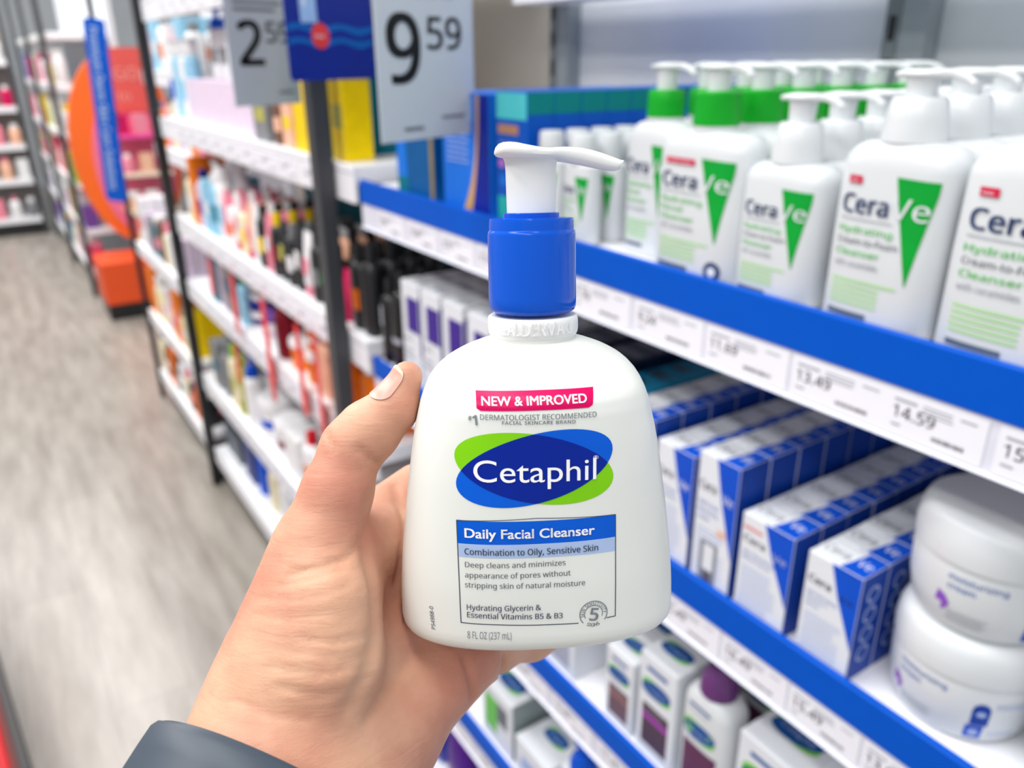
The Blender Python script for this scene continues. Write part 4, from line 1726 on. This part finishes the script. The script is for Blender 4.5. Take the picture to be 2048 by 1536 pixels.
k1 = simple_bottle(.044, .036, .17, BLK, BLK, bands=[(.1, .9, .35, .42, PALEINK)])
file_of(k1, 1.175, ZS, 5, .040, 'black bottle with a pale band right of the thick post, %s', 'black bottles with a pale band beside the thick post')
k2 = simple_bottle(.040, .036, .150, BLK, BLK, bands=[(.2, .5, .55, .85, PALEINK)])
file_of(k2, 1.218, ZS, 5, .040, 'black bottle touching the end of the blue edged shelf, %s', 'black bottles at the end of the blue edged shelf')

# stacked jars
def jar(label):
    root = empty('cream_jar', label=label, cat='jar')
    R = .056
    m = MB()
    m.lathe([(R * .74, 0), (R * .83, .0015), (R * .90, .008), (R * .965, .026), (R * .985, .052), (R * .97, .0585)], WHITE, 64)
    m.build('body', root)
    m = MB()
    m.lathe([(R * .955, .0590), (R * 1.0, .0597), (R * 1.01, .070), (R * .985, .082), (R * .93, .0895), (R * .84, .0925), (R * .5, .0932), (.001, .0932)], WHITE, 64)
    m.build('lid', root)

    def fn(u, v, l):
        rr = interp([(0, R * .83), (.008, R * .90), (.026, R * .965), (.052, R * .985), (.06, R * .97)], v)[0] + l
        t = u / R
        return (rr * math.sin(t), -rr * math.cos(t), v)
    m = MB()
    text(m, 'moisturizing', fn, -.040, .0475, MIDINK, width=.040, cap=.0050, bold=.01, lift=.0004, res=2)
    text(m, 'cream', fn, -.040, .0395, MIDINK, width=.020, cap=.0050, bold=.01, lift=.0004, res=2)
    for i in range(4):
        rect(m, fn, -.038, -.008 - .003 * (i % 2), .020 - .0028 * i, .0208 - .0028 * i, PALEINK, .0004, 10)
    m.add([fn(x, z, .0004) for x, z in ((-.046, .034), (-.040, .0315), (-.036, .026), (-.039, .020), (-.043, .017), (-.042, .024), (-.048, .0245))], [(0, 1, 5, 6), (1, 2, 3, 4, 5)], K('violet_print', (140, 84, 190)))
    rect(m, fn, .018, .031, .008, .022, BLUE, .0004, 6)
    rect(m, fn, .020, .033, .023, .038, DEEPBLUE, .0004, 6)
    blob(m, fn, .0265, .038, ell(.0064, .0064), DEEPBLUE, .00045, 20, 2)
    blob(m, fn, .0245, .0145, ell(.0038, .0038), PALEBLUE, .0007, 20, 1)
    blob(m, fn, .0265, .0345, ell(.0036, .0026), PALEBLUE, .0007, 20, 1)
    for i in range(16):
        rect(m, fn, .036 + .0014 * i, .0364 + .0014 * i, .012, .046, PALEBLUE, .0004)
    m.build('printed_label', root)
    return root


for z_, rz_, lb in ((ZB - .0055, -1.03, 'lower white cream jar standing on the blue edged shelf'), (ZB + .0885, -.62, 'upper white cream jar stacked on top of another jar')):
    j_ = jar(lb)
    j_.location = (.587, .226, z_)
    j_.rotation_euler = (0, 0, rz_ - .3)
j2 = jar('white cream jar at the lower right edge beside the stacked pair')
j2.location = (.580, .108, ZB - .0055)
j2.rotation_euler = (0, 0, -1.2)

# top shelf, far part
CYANC = K('cyan_card', (20, 110, 215), rough=.4)
AQUA = K('aqua_card', (80, 198, 205), rough=.4)
TEALS = K('deep_teal_card', (0, 126, 128), rough=.4)
GOLD = K('gold_print', (204, 160, 82), rough=.4)
ROYAL = K('royal_card', (6, 34, 150), rough=.4)
ZS = ZA - .0055
c = carton(.066, .038, .155, K('ocean_blue_card', (0, 84, 190), rough=.4), prints=bandp(
    [(.02, .98, .80, .99, AQUA), (.06, .72, .69, .76, K('brown_print', (176, 128, 92))), (.05, .95, .02, .22, K('sea_green_card', (30, 175, 165))), (.1, .7, .56, .60, PALEBLUE), (.08, .28, .44, .50, K('lilac_pink_print', (190, 110, 200))), (.1, .8, .30, .38, CYANC)],
    [(.01, .99, .84, .995, TEALS), (.01, .99, .02, .5, ROYAL)], None, [('extra repair', .1, .62, .6, .02, PALEBLUE)]))
file_of(c, .810, ZS, 9, .0385, 'teal topped blue carton left of the slim bottles, %s', 'teal topped blue cartons')


def goldarc(m, ff, fs, ft, w, d, h):
    n = 20
    vs = []
    for i in range(n + 1):
        t = i / n
        vs += [ff(w * (.74 - .30 * t * t * t), h * (.99 - .97 * t), .0003), ff(w * (.80 - .18 * t * t), h * (.99 - .97 * t), .0003)]
    m.add(vs, [(2 * i, 2 * i + 2, 2 * i + 3, 2 * i + 1) for i in range(n)], GOLD)
    vs = []
    for i in range(n + 1):
        t = i / n
        vs += [ff(w * (.80 - .18 * t * t), h * (.99 - .97 * t), .0003), ff(w * .995, h * (.99 - .97 * t), .0003)]
    m.add(vs, [(2 * i, 2 * i + 2, 2 * i + 3, 2 * i + 1) for i in range(n)], ROYAL)
    for i in range(7):
        rect(m, ff, w * .10, w * (.58 - .03 * (i % 2)), h * (.70 - .045 * i), h * (.712 - .045 * i), PALEBLUE, .0004)
    rect(m, ff, w * .03, w * .66, h * .78, h * .97, K('powder_blue_print', (130, 180, 236)), .0003)


c = carton(.120, .045, .150, CYANC, prints=goldarc)
file_of(c, .919, ZS, 6, .047, 'wide bright blue carton with a gold arc under the price card, %s', 'wide blue cartons with a gold arc')
c = carton(.118, .045, .140, K('petrol_blue_card', (0, 88, 150), rough=.4), prints=bandp([(.02, .28, .02, .98, SKYB), (.02, .28, .02, .2, K('sea_green_card', (30, 175, 165))), (.9, .98, .02, .98, K('olive_gold_print', (150, 130, 30)))]))
file_of(c, 1.065, ZS, 5, .047, 'petrol blue carton with a bright left edge below the price card, %s', 'petrol blue cartons below the price card')

# lower shelf with ovals -----------------------------------------------------
OVG = K('oval_green_print', (120, 200, 40))
OVB = K('oval_blue_print', (20, 80, 150))
PURP = K('plum_plastic', (104, 52, 118), rough=.35)
PLUMD = K('plum_brown_print', (78, 60, 74))


def oval(m, fn, cu, cv, a, rot=0.0):
    blob(m, fn, cu, cv, ell(a, a * .46, rot - .2), OVG, .0004, 32, 1)
    blob(m, fn, cu, cv, ell(a, a * .46, rot + .15), OVB, .0007, 32, 1)
    text(m, 'Cetaphil', fn, cu - a * .7, cv - a * .12, PALEBLUE, width=a * 1.35, cap=a * .24, lift=.001, logo=True)


def ovalcarton(dark, stripe):
    def pr(m, ff, fs, ft, w, d, h):
        oval(m, ff, w * .48, h * .70, w * .40)
        rect(m, ff, w * .14, w * .86, h * .10, h * .52, dark, .0003)
        rect(m, ff, w * .14, w * .86, h * .37, h * .42, stripe, .0005)
        text(m, 'ECZEMA', ff, w * .26, h * .455, PALEINK, width=w * .45, cap=h * .028, lift=.0005)
        rect(m, ff, w * .2, w * .75, h * .86, h * .90, OVB, .0003)
        oval(m, ft, w * .48, d * .5, w * .38)
    return pr


ZS = ZC - .0055
VIO = K('violet_stripe_print', (168, 70, 176))
c = carton(.060, .060, .146, PAPER, prints=ovalcarton(PLUMD, VIO))
file_of(c, .509, ZS, 4, .064, 'white carton with a plum panel left of the purple pump bottle, %s', 'white cartons with a plum panel')
c = carton(.050, .050, .112, PAPER, prints=ovalcarton(K('brown_print_dark', (112, 88, 92)), K('rose_brown_print', (160, 110, 110))))
file_of(c, .574, ZS, 4, .054, 'smaller white carton with a brown panel under the held bottle, %s', 'smaller white cartons with a brown panel')


def ovprint(m, fn, w, hb):
    rect(m, fn, w * .22, w * .66, hb * .86, hb * .885, OVB, .0004)
    rect(m, fn, w * .22, w * .60, hb * .82, hb * .83, PALEINK, .0004)
    oval(m, lambda u, v, l: fn(u, v, l + .0004), w * .46, hb * .66, w * .34)
    rect(m, fn, w * .16, w * .84, hb * .10, hb * .52, K('plum_print', (92, 44, 80)), .0004, 10)


pb = pump_bottle(.070, .046, .150, .205, PURP, '', printed=ovprint, body=WHITE, pumpm=PURP, collar_h=.034, collar_r=.021, dome=True)
file_of(pb, .440, ZS, 2, .100, 'white bottle with a plum purple pump, %s', 'plum capped pump bottles')
c = carton(.078, .085, .150, PAPER, prints=ovalcarton(PALEINK, PALEBLUE))
file_of(c, .350, ZS, 3, .088, 'white carton with green and blue ovals right of the purple pump bottle, %s', 'white cartons with ovals by the purple pump bottle')
c = carton(.070, .06, .115, PAPER, prints=ovalcarton(PALEINK, PALEBLUE))
file_of(c, .700, ZS, 3, .062, 'white oval logo carton behind the hand heel, %s', 'white oval logo cartons behind the hand')
c = copy_tree(c)
file_of(c, .800, ZS, 3, .062, 'white oval logo carton hidden in part by the palm, %s', 'white oval logo cartons behind the palm')
# shelf below
ZS = ZD - .0055
c = carton(.090, .16, .118, PAPER, prints=lambda m, ff, fs, ft, w, d, h: (
    rect(m, ff, w * .1, w * .5, h * .2, h * .8, K('leaf_print', (110, 195, 90)), .0003), rect(m, ff, w * .5, w * .85, h * .45, h * .8, GREYINK, .0004),
    rect(m, fs, .002, d - .002, .002, h - .002, K('grey_green_card', (150, 162, 162)), .0003), oval(m, ft, w * .5, d * .2, w * .34), oval(m, ft, w * .5, d * .7, w * .34)))
file_of(c, .865, ZS, 2, .165, 'white carton with green leaf print on the low shelf, %s', 'leaf printed cartons on the low shelf')
c = carton(.088, .10, .072, PAPER, prints=lambda m, ff, fs, ft, w, d, h: (oval(m, ft, w * .5, d * .5, w * .30), rect(m, ff, w * .2, w * .8, h * .3, h * .6, PALEBLUE, .0003)))
file_of(c, .765, ZS, 3, .104, 'low white carton with an oval on its top, %s', 'low white oval topped cartons')
pb = pump_bottle(.070, .046, .120, .170, CAPBLUE, '', printed=ovprint, pumpm=CAPBLUE, collar_h=.030, collar_r=.020, dome=True)
file_of(pb, .665, ZS, 3, .060, 'white bottle with a bright blue pump on the low shelf, %s', 'blue capped pump bottles on the low shelf')
# bottom deck
shelf(-.9, 1.238, .14, [], 'bottom deck under the blue edged shelves', blue=False, lip=.06)
BAGB = K('cobalt_foil_bag', (24, 40, 170), rough=.28)
BAGP = K('violet_foil_bag', (80, 22, 140), rough=.28)


def bag(w, d, h, mt, label):
    m = MB()
    rings = []
    for t, sw, sd in ((0, .9, .7), (.05, .98, .95), (.35, 1.0, 1.0), (.7, .98, .8), (.9, .97, .35), (.97, .98, .06), (1, .98, .05)):
        r_ = superring(w / 2 * sw, d / 2 * sd, h * t, 28, 2.6, 0, d / 2)
        rings.append([(x, y + .003 * math.sin(x * 260 + t * 9) * (1 - t), z) for x, y, z in r_])
    m.loft(rings, mt)
    return m.build('foil_bag', label=label, cat='bag')


for i, (yy, mt, lb) in enumerate(((1.14, BAGB, 'cobalt blue foil bag on the bottom deck left of the violet bags'), (1.03, BAGP, 'violet foil bag on the bottom deck between two blue bags'), (.92, BAGB, 'cobalt blue foil bag on the bottom deck right of the violet bag'), (.81, K('teal_foil_bag', (10, 80, 110), rough=.28), 'teal foil bag on the bottom deck under the oval cartons'))):
    file_of(bag(.10, .07, .20, mt, ''), yy, .1405, 2, .08, lb + ', %s')

# ------------------------------------------------------------------ middle bay
def tube_pack(w, h, body, cap, bands=(), label=''):
    """squeeze tube standing on its cap"""
    root = empty('squeeze_tube', label=label, cat='tube')
    a = w / 2
    m = MB()
    hc = h * .16
    rings = [superring(a * .62, a * .62, hc, 18, 2, 0, a * .7), superring(a * .92, a * .66, hc + h * .05, 18, 2.2, 0, a * .7), superring(a * .97, a * .52, h * .55, 18, 2.4, 0, a * .7), superring(a, a * .22, h * .9, 18, 3, 0, a * .7), superring(a, a * .05, h, 18, 4, 0, a * .7)]
    m.loft(rings, body)
    for (v0, v1, mt) in bands:
        rect(m, lambda u, v, l: (u, a * .7 - a * interp([(0, .70), (hc + h * .05, .68), (h * .55, .54), (h * .9, .24), (h, .08)], v)[0] - l, v), -a * .6, a * .6, h * v0, h * v1, mt, .0006)
    m.build('body', root)
    m = MB()
    m.lathe([(a * .6, 0), (a * .64, .002), (a * .64, hc), (a * .55, hc + .001)], cap, 16, 0, a * .7)
    m.build('cap', root)
    return root


COL = {
    'white': (240, 240, 242), 'pink': (238, 140, 160), 'magenta': (205, 20, 90), 'black': (22, 24, 28), 'grey': (128, 130, 134), 'yellow': (248, 212, 0),
    'teal': (0, 112, 132), 'pale blue': (150, 205, 232), 'orange': (240, 125, 20), 'red': (215, 30, 44), 'lilac': (222, 204, 224), 'cream': (236, 226, 190), 'navy': (20, 40, 120),
    'blue': (0, 84, 210), 'lime': (150, 205, 60), 'peach': (244, 190, 160), 'brown': (110, 72, 52), 'amber': (226, 110, 10), 'olive': (176, 174, 84), 'purple': (110, 70, 160), 'green': (30, 140, 60), 'cyan': (110, 205, 250), 'dark red': (130, 20, 40)}
PM = {k_: K(k_.replace(' ', '_') + '_packaging', v_, rough=.42) for k_, v_ in COL.items()}


def pack(kind, colr, w, d, h, cap='white', band=None):
    b_ = PM[band] if band else None
    if kind == 'carton':
        return carton(w, d, h, PM[colr], prints=bandp([(.15, .85, .35, .6, b_)] if b_ else None, None, None))
    if kind == 'tube':
        return tube_pack(w, h, PM[colr], PM[cap], ((.35, .6, b_),) if b_ else ())
    if kind == 'jar':
        root = empty('tub', label='', cat='jar')
        m = MB(); m.lathe([(w * .42, 0), (w * .45, .002), (w * .47, h * .72)], PM[colr], 24, 0, w / 2)
        m.build('body', root)
        m = MB(); m.lathe([(w * .485, h * .725), (w * .5, h * .74), (w * .5, h * .95), (w * .47, h)], PM[cap], 24, 0, w / 2)
        m.build('lid', root)
        if band:
            m = MB(); m.lathe([(w * .465, h * .30), (w * .472, h * .50)], b_, 24, 0, w / 2, caps=False)
            m.build('label_band', root)
        return root
    return simple_bottle(w, d, h, PM[colr], PM[cap], bands=[(.12, .88, .3, .62, b_)] if b_ else (), capshape=kind.split('_')[1] if '_' in kind else 'round', capf=.2 if kind != 'bottle_pump' else .3)


WORD = {'carton': 'carton', 'tube': 'squeeze tube', 'jar': 'tub', 'bottle': 'bottle', 'bottle_pump': 'pump bottle', 'bottle_flat': 'flat capped bottle'}


def stock(rows, Z, where, X0=.535):
    """rows: (kind, colour, Y, w, d, h, cap, band, n deep)"""
    seen = {}
    for (kind, colr, Y, w, d, h, cap, band, n) in rows:
        k_ = (kind, colr, band)
        seen[k_] = seen.get(k_, 0) + 1
        tot = sum(1 for r_ in rows if (r_[0], r_[1], r_[7]) == k_)
        pos = '' if tot == 1 else ', %s file from near end' % ('nearest', 'second', 'third', 'fourth', 'fifth', 'sixth', 'seventh', 'eighth', 'ninth', 'tenth', 'eleventh', 'twelfth')[seen[k_] - 1].replace('nearest', 'first')
        bd = ', %s panel' % band if band else ''
        lab = '%s %s%s, %s%s' % (colr, WORD[kind], bd, where, pos)
        t = pack(kind, colr, w, d, h, cap, band)
        if n == 1:
            file_of(t, Y, Z + .0005, 1, d, lab, X0=X0)
        else:
            file_of(t, Y, Z + .0005, n, max(d, w * .7 if kind == 'tube' else d) + .003, lab + ', %s', '%s %ss on the %s%s' % (colr, WORD[kind], where, pos), X0=X0)


# shelf with the lilac box
stock([('carton', 'yellow', 1.357, .062, .05, .155, None, 'olive', 1), ('carton', 'teal', 1.425, .05, .045, .16, None, 'pale blue', 3),
       ('carton', 'yellow', 1.530, .10, .07, .135, None, None, 2), ('carton', 'peach', 1.625, .06, .06, .10, None, 'yellow', 2),
       ('bottle', 'brown', 1.700, .05, .045, .11, 'orange', 'peach', 2), ('carton', 'grey', 1.800, .095, .07, .115, None, 'olive', 2)], 1.325, 'lilac box shelf')
lb_ = carton(.60, .20, .115, K('lilac_card', (226, 208, 228), rough=.5), 'long pale lilac box on the upper shelf of the middle bay', 'box', name='box')
lb_.location = (.545, 2.19, 1.3255); lb_.rotation_euler = (0, 0, -PI / 2)
wb_ = carton(.20, .12, .085, PAPER, 'white box with a peach square lying on the long lilac box', 'box', prints=bandp([(.35, .65, .2, .7, PM['peach'])]), name='box')
wb_.location = (.56, 1.99, 1.4410); wb_.rotation_euler = (0, 0, -PI / 2)
for i, yy in enumerate((2.20, 2.29, 2.38)):
    t = pack('bottle_pump', 'white', .07, .045, .178, 'blue' if i else 'grey', 'grey')
    t.location = (.60, yy, 1.4410); t.rotation_euler = (0, 0, -PI / 2)
    t['label'] = 'white bottle with a %s pump standing on the long lilac box, %s' % (('grey', 'blue', 'blue')[i], ('nearest', 'middle one', 'furthest')[i])
for i, yy in enumerate((2.545, 2.62, 2.70, 2.77)):
    t = pack('bottle_flat', 'white' if i % 2 else 'pale blue', .06, .045, .22, 'white', 'blue' if i == 3 else 'pale blue')
    t.location = (.56, yy, 1.3255); t.rotation_euler = (0, 0, -PI / 2)
    t['label'] = '%s flat capped bottle left of the long lilac box, %s of four' % ('white' if i % 2 else 'pale blue', ('nearest', 'second', 'third', 'furthest')[i])
# tubes shelf
rows = []
y = 1.30
seq = [('bottle', 'black', .046, .17, 'black', None), ('bottle', 'black', .046, .16, 'black', 'amber'), ('tube', 'magenta', .050, .10, 'magenta', None), ('bottle', 'black', .046, .17, 'black', 'yellow'), ('tube', 'peach', .046, .17, 'white', 'green'), ('bottle', 'black', .046, .18, 'black', 'grey'), ('tube', 'white', .046, .17, 'pink', 'pink'),
       ('tube', 'black', .046, .18, 'black', 'white'), ('bottle', 'black', .046, .17, 'grey', 'white'), ('tube', 'black', .046, .17, 'black', 'olive'), ('bottle', 'black', .046, .18, 'yellow', 'dark red'), ('tube', 'pink', .046, .17, 'pink', 'white'), ('bottle', 'black', .046, .185, 'black', 'yellow'), ('tube', 'white', .046, .18, 'white', None), ('tube', 'peach', .046, .17, 'magenta', 'pink'),
       ('bottle', 'cream', .05, .17, 'pink', 'yellow'), ('tube', 'white', .046, .19, 'red', 'pink'), ('bottle', 'white', .05, .17, 'pink', 'orange'), ('tube', 'pink', .046, .18, 'white', None)]
for kind, c0, w_, h_, cap_, bd_ in seq:
    rows.append((kind, c0, y, w_, .036, h_ * (.98 if y < 1.41 else .80), cap_, bd_, 4))
    y += w_ + .006
stock(rows, 1.02, 'tube shelf')
stock([('bottle_flat', 'white', 2.285, .055, .045, .20, 'white', 'pale blue', 2), ('bottle_pump', 'pale blue', 2.355, .06, .045, .21, 'white', 'teal', 2), ('carton', 'pale blue', 2.435, .07, .05, .15, None, 'white', 3), ('bottle', 'lilac', 2.515, .06, .05, .17, 'navy', 'purple', 3), ('carton', 'orange', 2.58, .04, .05, .2, None, 'peach', 2), ('bottle', 'cream', 2.66, .06, .05, .16, 'grey', 'white', 2)], 1.02, 'tube shelf far end')
# teal boxes at the back of the tube shelf
for i in range(6):
    t = carton(.13, .09, .245, PM['teal'], 'tall teal box at the back of the tube shelf, %s from the near end' % ORD[i].replace('front', 'first'), 'box', prints=bandp([(.2, .8, .55, .8, PM['navy'] if i % 2 else K('deep_teal', (0, 82, 98)))]), name='box')
    t.location = (.775, 1.50 + .14 * i, 1.0205); t.rotation_euler = (0, 0, -PI / 2)
# orange bottle shelf: dark contents further in
stock([('bottle_flat', 'amber', 1.335, .085, .05, .165, 'white', None, 2), ('bottle_flat', 'amber', 1.480, .10, .06, .165, 'lilac', None, 2), ('bottle', 'peach', 1.575, .07, .05, .15, 'orange', None, 2),
       ('jar', 'orange', 1.67, .095, .095, .075, 'white', None, 2), ('jar', 'orange', 1.78, .095, .095, .075, 'white', None, 2), ('bottle', 'dark red', 1.875, .06, .05, .15, 'red', None, 2),
       ('jar', 'white', 1.98, .10, .10, .09, 'purple', 'lilac', 2), ('jar', 'white', 2.10, .10, .10, .09, 'navy', 'navy', 2), ('bottle', 'pale blue', 2.20, .06, .05, .14, 'green', None, 2), ('carton', 'grey', 2.31, .09, .07, .18, None, 'teal', 2), ('bottle', 'lilac', 2.40, .05, .045, .19, 'pink', None, 2), ('carton', 'teal', 2.49, .08, .06, .19, None, 'grey', 2)], .80, 'orange bottle shelf')
for z_i, (yy) in enumerate((1.665,)):
    t = pack('jar', 'orange', .088, .088, .07, 'white', 'white')
    t.location = (.540, 1.67, .877); t.rotation_euler = (0, 0, -PI / 2)
    t['label'] = 'small orange tub with a white lid stacked on the orange tub'
t = pack('jar', 'white', .092, .092, .060, 'navy', 'grey')
t.location = (.540, 2.10, .892); t.rotation_euler = (0, 0, -PI / 2)
t['label'] = 'white tub with a navy lid stacked above the navy lidded tub'
# tubs shelf
stock([('bottle', 'peach', 1.36, .07, .05, .16, 'white', None, 2), ('carton', 'white', 1.47, .09, .07, .15, None, 'peach', 2), ('bottle_pump', 'white', 1.57, .07, .05, .19, 'white', 'orange', 2), ('carton', 'white', 1.67, .08, .06, .14, None, 'dark red', 2),
       ('bottle', 'white', 1.77, .07, .05, .17, 'red', 'orange', 2), ('carton', 'white', 1.88, .10, .07, .12, None, None, 2), ('jar', 'white', 2.01, .11, .11, .11, 'white', 'dark red', 2),
       ('jar', 'white', 2.15, .12, .12, .13, 'white', 'blue', 2), ('bottle_pump', 'white', 2.27, .08, .05, .22, 'blue', None, 2), ('bottle', 'olive', 2.37, .05, .045, .19, 'olive', 'cream', 3), ('bottle', 'cream', 2.45, .05, .045, .20, 'lime', 'olive', 3), ('bottle', 'grey', 2.54, .06, .05, .18, 'grey', None, 3), ('carton', 'grey', 2.64, .08, .06, .16, None, 'teal', 2)], .46, 'white tubs shelf')
# bottom deck
stock([('bottle', 'pale blue', 1.62, .08, .06, .16, 'white', 'cyan', 2), ('carton', 'cyan', 1.75, .12, .09, .10, None, 'white', 2), ('carton', 'white', 1.89, .10, .08, .13, None, 'cyan', 2), ('jar', 'cyan', 2.02, .11, .11, .10, 'white', None, 2), ('bottle', 'white', 2.14, .07, .05, .17, 'green', None, 2),
       ('bottle', 'cream', 2.25, .06, .05, .16, 'cream', None, 2), ('bottle_flat', 'blue', 2.37, .07, .05, .20, 'navy', None, 2), ('carton', 'navy', 2.48, .10, .08, .16, None, None, 1)], .165, 'middle bay bottom deck', X0=.56)
gb = empty('bin', (.56, 2.69, .1655), -PI / 2, label='dark grey open bin on the deck beside the thin black upright', cat='bin')
m = MB()
for q in ((-.09, .09, 0, .004), (-.09, .09, .20, .204)):
    m.box(q[0], q[1], q[2], q[3], 0, .10, K('slate_bin_plastic', (96, 104, 116), rough=.5))
m.box(-.09, -.086, .0045, .1995, 0, .10, K('slate_bin_plastic', (96, 104, 116)))
m.box(.086, .09, .0045, .1995, 0, .10, K('slate_bin_plastic', (96, 104, 116)))
m.box(-.085, .085, .0045, .1995, 0, .004, K('slate_bin_plastic', (96, 104, 116)))
m.build('walls', gb)

# red strips hanging from the price rails
REDS = PM['red']
PINKT = K('pale_red_ink', (248, 150, 150))


def strip(Y, Ztop, n, label):
    root = empty('hang_strip', (.505, Y, Ztop), -PI / 2 + random.uniform(-.2, .2), label=label, cat='hang strip')
    for i in range(n):
        m = MB()
        z1 = -i * .052
        m.box(-.025, .025, -.001, .001, z1 - .049, z1, REDS if i % 2 == 0 else K('bright_red_card', (235, 50, 50), rough=.45))
        f_ = lambda u, v, l: (u, -.001 - l, v)
        for j in range(2):
            rect(m, f_, -.014, .014, z1 - .020 - .014 * j, z1 - .015 - .014 * j, PINKT, .0004)
        m.build('coupon', root)
    MB().box(-.003, .003, .0012, .0020, -.052 * n, .03, REDS).build('backing', root)
    return root


strip(2.13, .955, 3, 'red hanging strip of coupons in front of the navy lidded tubs')
strip(1.86, .955, 5, 'longest red hanging strip left of the orange tubs')
strip(1.62, .955, 4, 'red hanging strip between the orange tubs and the amber bottles')
strip(1.51, .955, 5, 'red hanging strip nearest the thick post')
strip(2.20, .735, 2, 'short red strip hanging in front of the white tubs')
strip(2.36, .955, 2, 'short red strip hanging near the thin black upright')

# far bay ---------------------------------------------------------------------
rnd = random.Random(3)
for z_, nm, pal in ((1.45, 'far bay top shelf', ('white', 'pale blue', 'pink', 'white')), (1.16, 'second far bay shelf', ('pink', 'orange', 'white', 'lilac', 'cream')), (.76, 'third far bay shelf', ('lilac', 'white', 'cream', 'brown', 'teal', 'grey')),
                    (.45, 'fourth far bay shelf', ('yellow', 'cream', 'orange', 'peach', 'white')), (.16, 'far bay deck', ('black', 'amber', 'black', 'cream', 'white'))):
    rows = []
    y = 2.99
    i = 0
    while y < 3.74:
        w_ = rnd.choice((.07, .08, .10))
        kind = rnd.choice(('carton', 'bottle', 'bottle_flat', 'carton'))
        c0 = pal[i % len(pal)]
        rows.append((kind, c0, y + w_ / 2, w_, .06, rnd.uniform(.13, .20), rnd.choice(('white', 'pink', 'grey')), rnd.choice((None, 'white', 'pink', 'orange')), 2))
        y += w_ + .012
        i += 1
    stock(rows, z_, nm, X0=.68 if z_ > 1 else .535)

# goods on the round display -------------------------------------------------------
for i, (x, z_, c0, k_) in enumerate(((.03, .645, 'peach', 'jar'), (.13, .645, 'white', 'carton'), (.23, .645, 'brown', 'bottle'), (.03, .865, 'pink', 'bottle'), (.13, .865, 'peach', 'carton'), (.23, .865, 'cream', 'jar'), (.03, 1.085, 'magenta', 'carton'), (.13, 1.085, 'pink', 'carton'), (.23, 1.085, 'cream', 'bottle'))):
    t = pack(k_, c0, .07, .07, .11, 'white', None)
    t.location = (.74 + x, 5.55 - .25, z_ + .0006)
    t.rotation_euler = (0, 0, 0)
    t['label'] = '%s %s on the %s board of the orange round display' % (c0, WORD[k_], ('lower', 'middle', 'upper')[i // 3])

# pink stock on the end shelving ---------------------------------------------------
for zi, (z_, nm, pal) in enumerate(((1.12, 'upper', ('pink', 'magenta', 'red')), (.80, 'middle', ('pink', 'peach', 'pink')), (.50, 'lower', ('white', 'orange', 'white', 'peach')), (1.50, 'top', ('lime', 'white', 'pink')), (.16, 'bottom', ('white', 'grey', 'pink')))):
    for b_i, x0 in enumerate((-.96, -.22)):
        for i in range(5):
            c0 = pal[i % len(pal)]
            k_ = ('carton', 'bottle', 'bottle_flat')[(i + zi) % 3]
            t = pack(k_, c0, .09, .07, .17 + .02 * (i % 2), ('white', 'pink')[i % 2], None)
            t.location = (x0 + .02 + .13 * i + .045, 8.6 - .02, z_ + .0006)
            t.rotation_euler = (0, 0, 0)
            t['label'] = '%s %s, %s of five on the %s board of the %s end shelving' % (c0, WORD[k_], ('first', 'second', 'third', 'fourth', 'fifth')[i], nm, ('left', 'right')[b_i])
# stock along the far run, seen edge on
rnd = random.Random(11)
for zi, z_ in enumerate((.15, .45, .75, 1.05, 1.35)):
    for i in range(14):
        c0 = rnd.choice(('white', 'pink', 'white', 'lime', 'purple', 'yellow', 'white', 'magenta', 'pale blue', 'cream'))
        k_ = rnd.choice(('carton', 'bottle', 'bottle_flat'))
        t = pack(k_, c0, .12, .08, rnd.uniform(.14, .22), rnd.choice(('white', 'pink', 'yellow')), None)
        t.location = (.535, 6.02 + .18 * i, z_ + .0006)
        t.rotation_euler = (0, 0, -PI / 2)
        t['label'] = '%s %s, %s from the near end, %s level of the far run' % (c0, WORD[k_], (ORD + ['thirteenth', 'fourteenth'])[i].replace('front', 'first'), ('lowest', 'second', 'third', 'fourth', 'top')[zi])
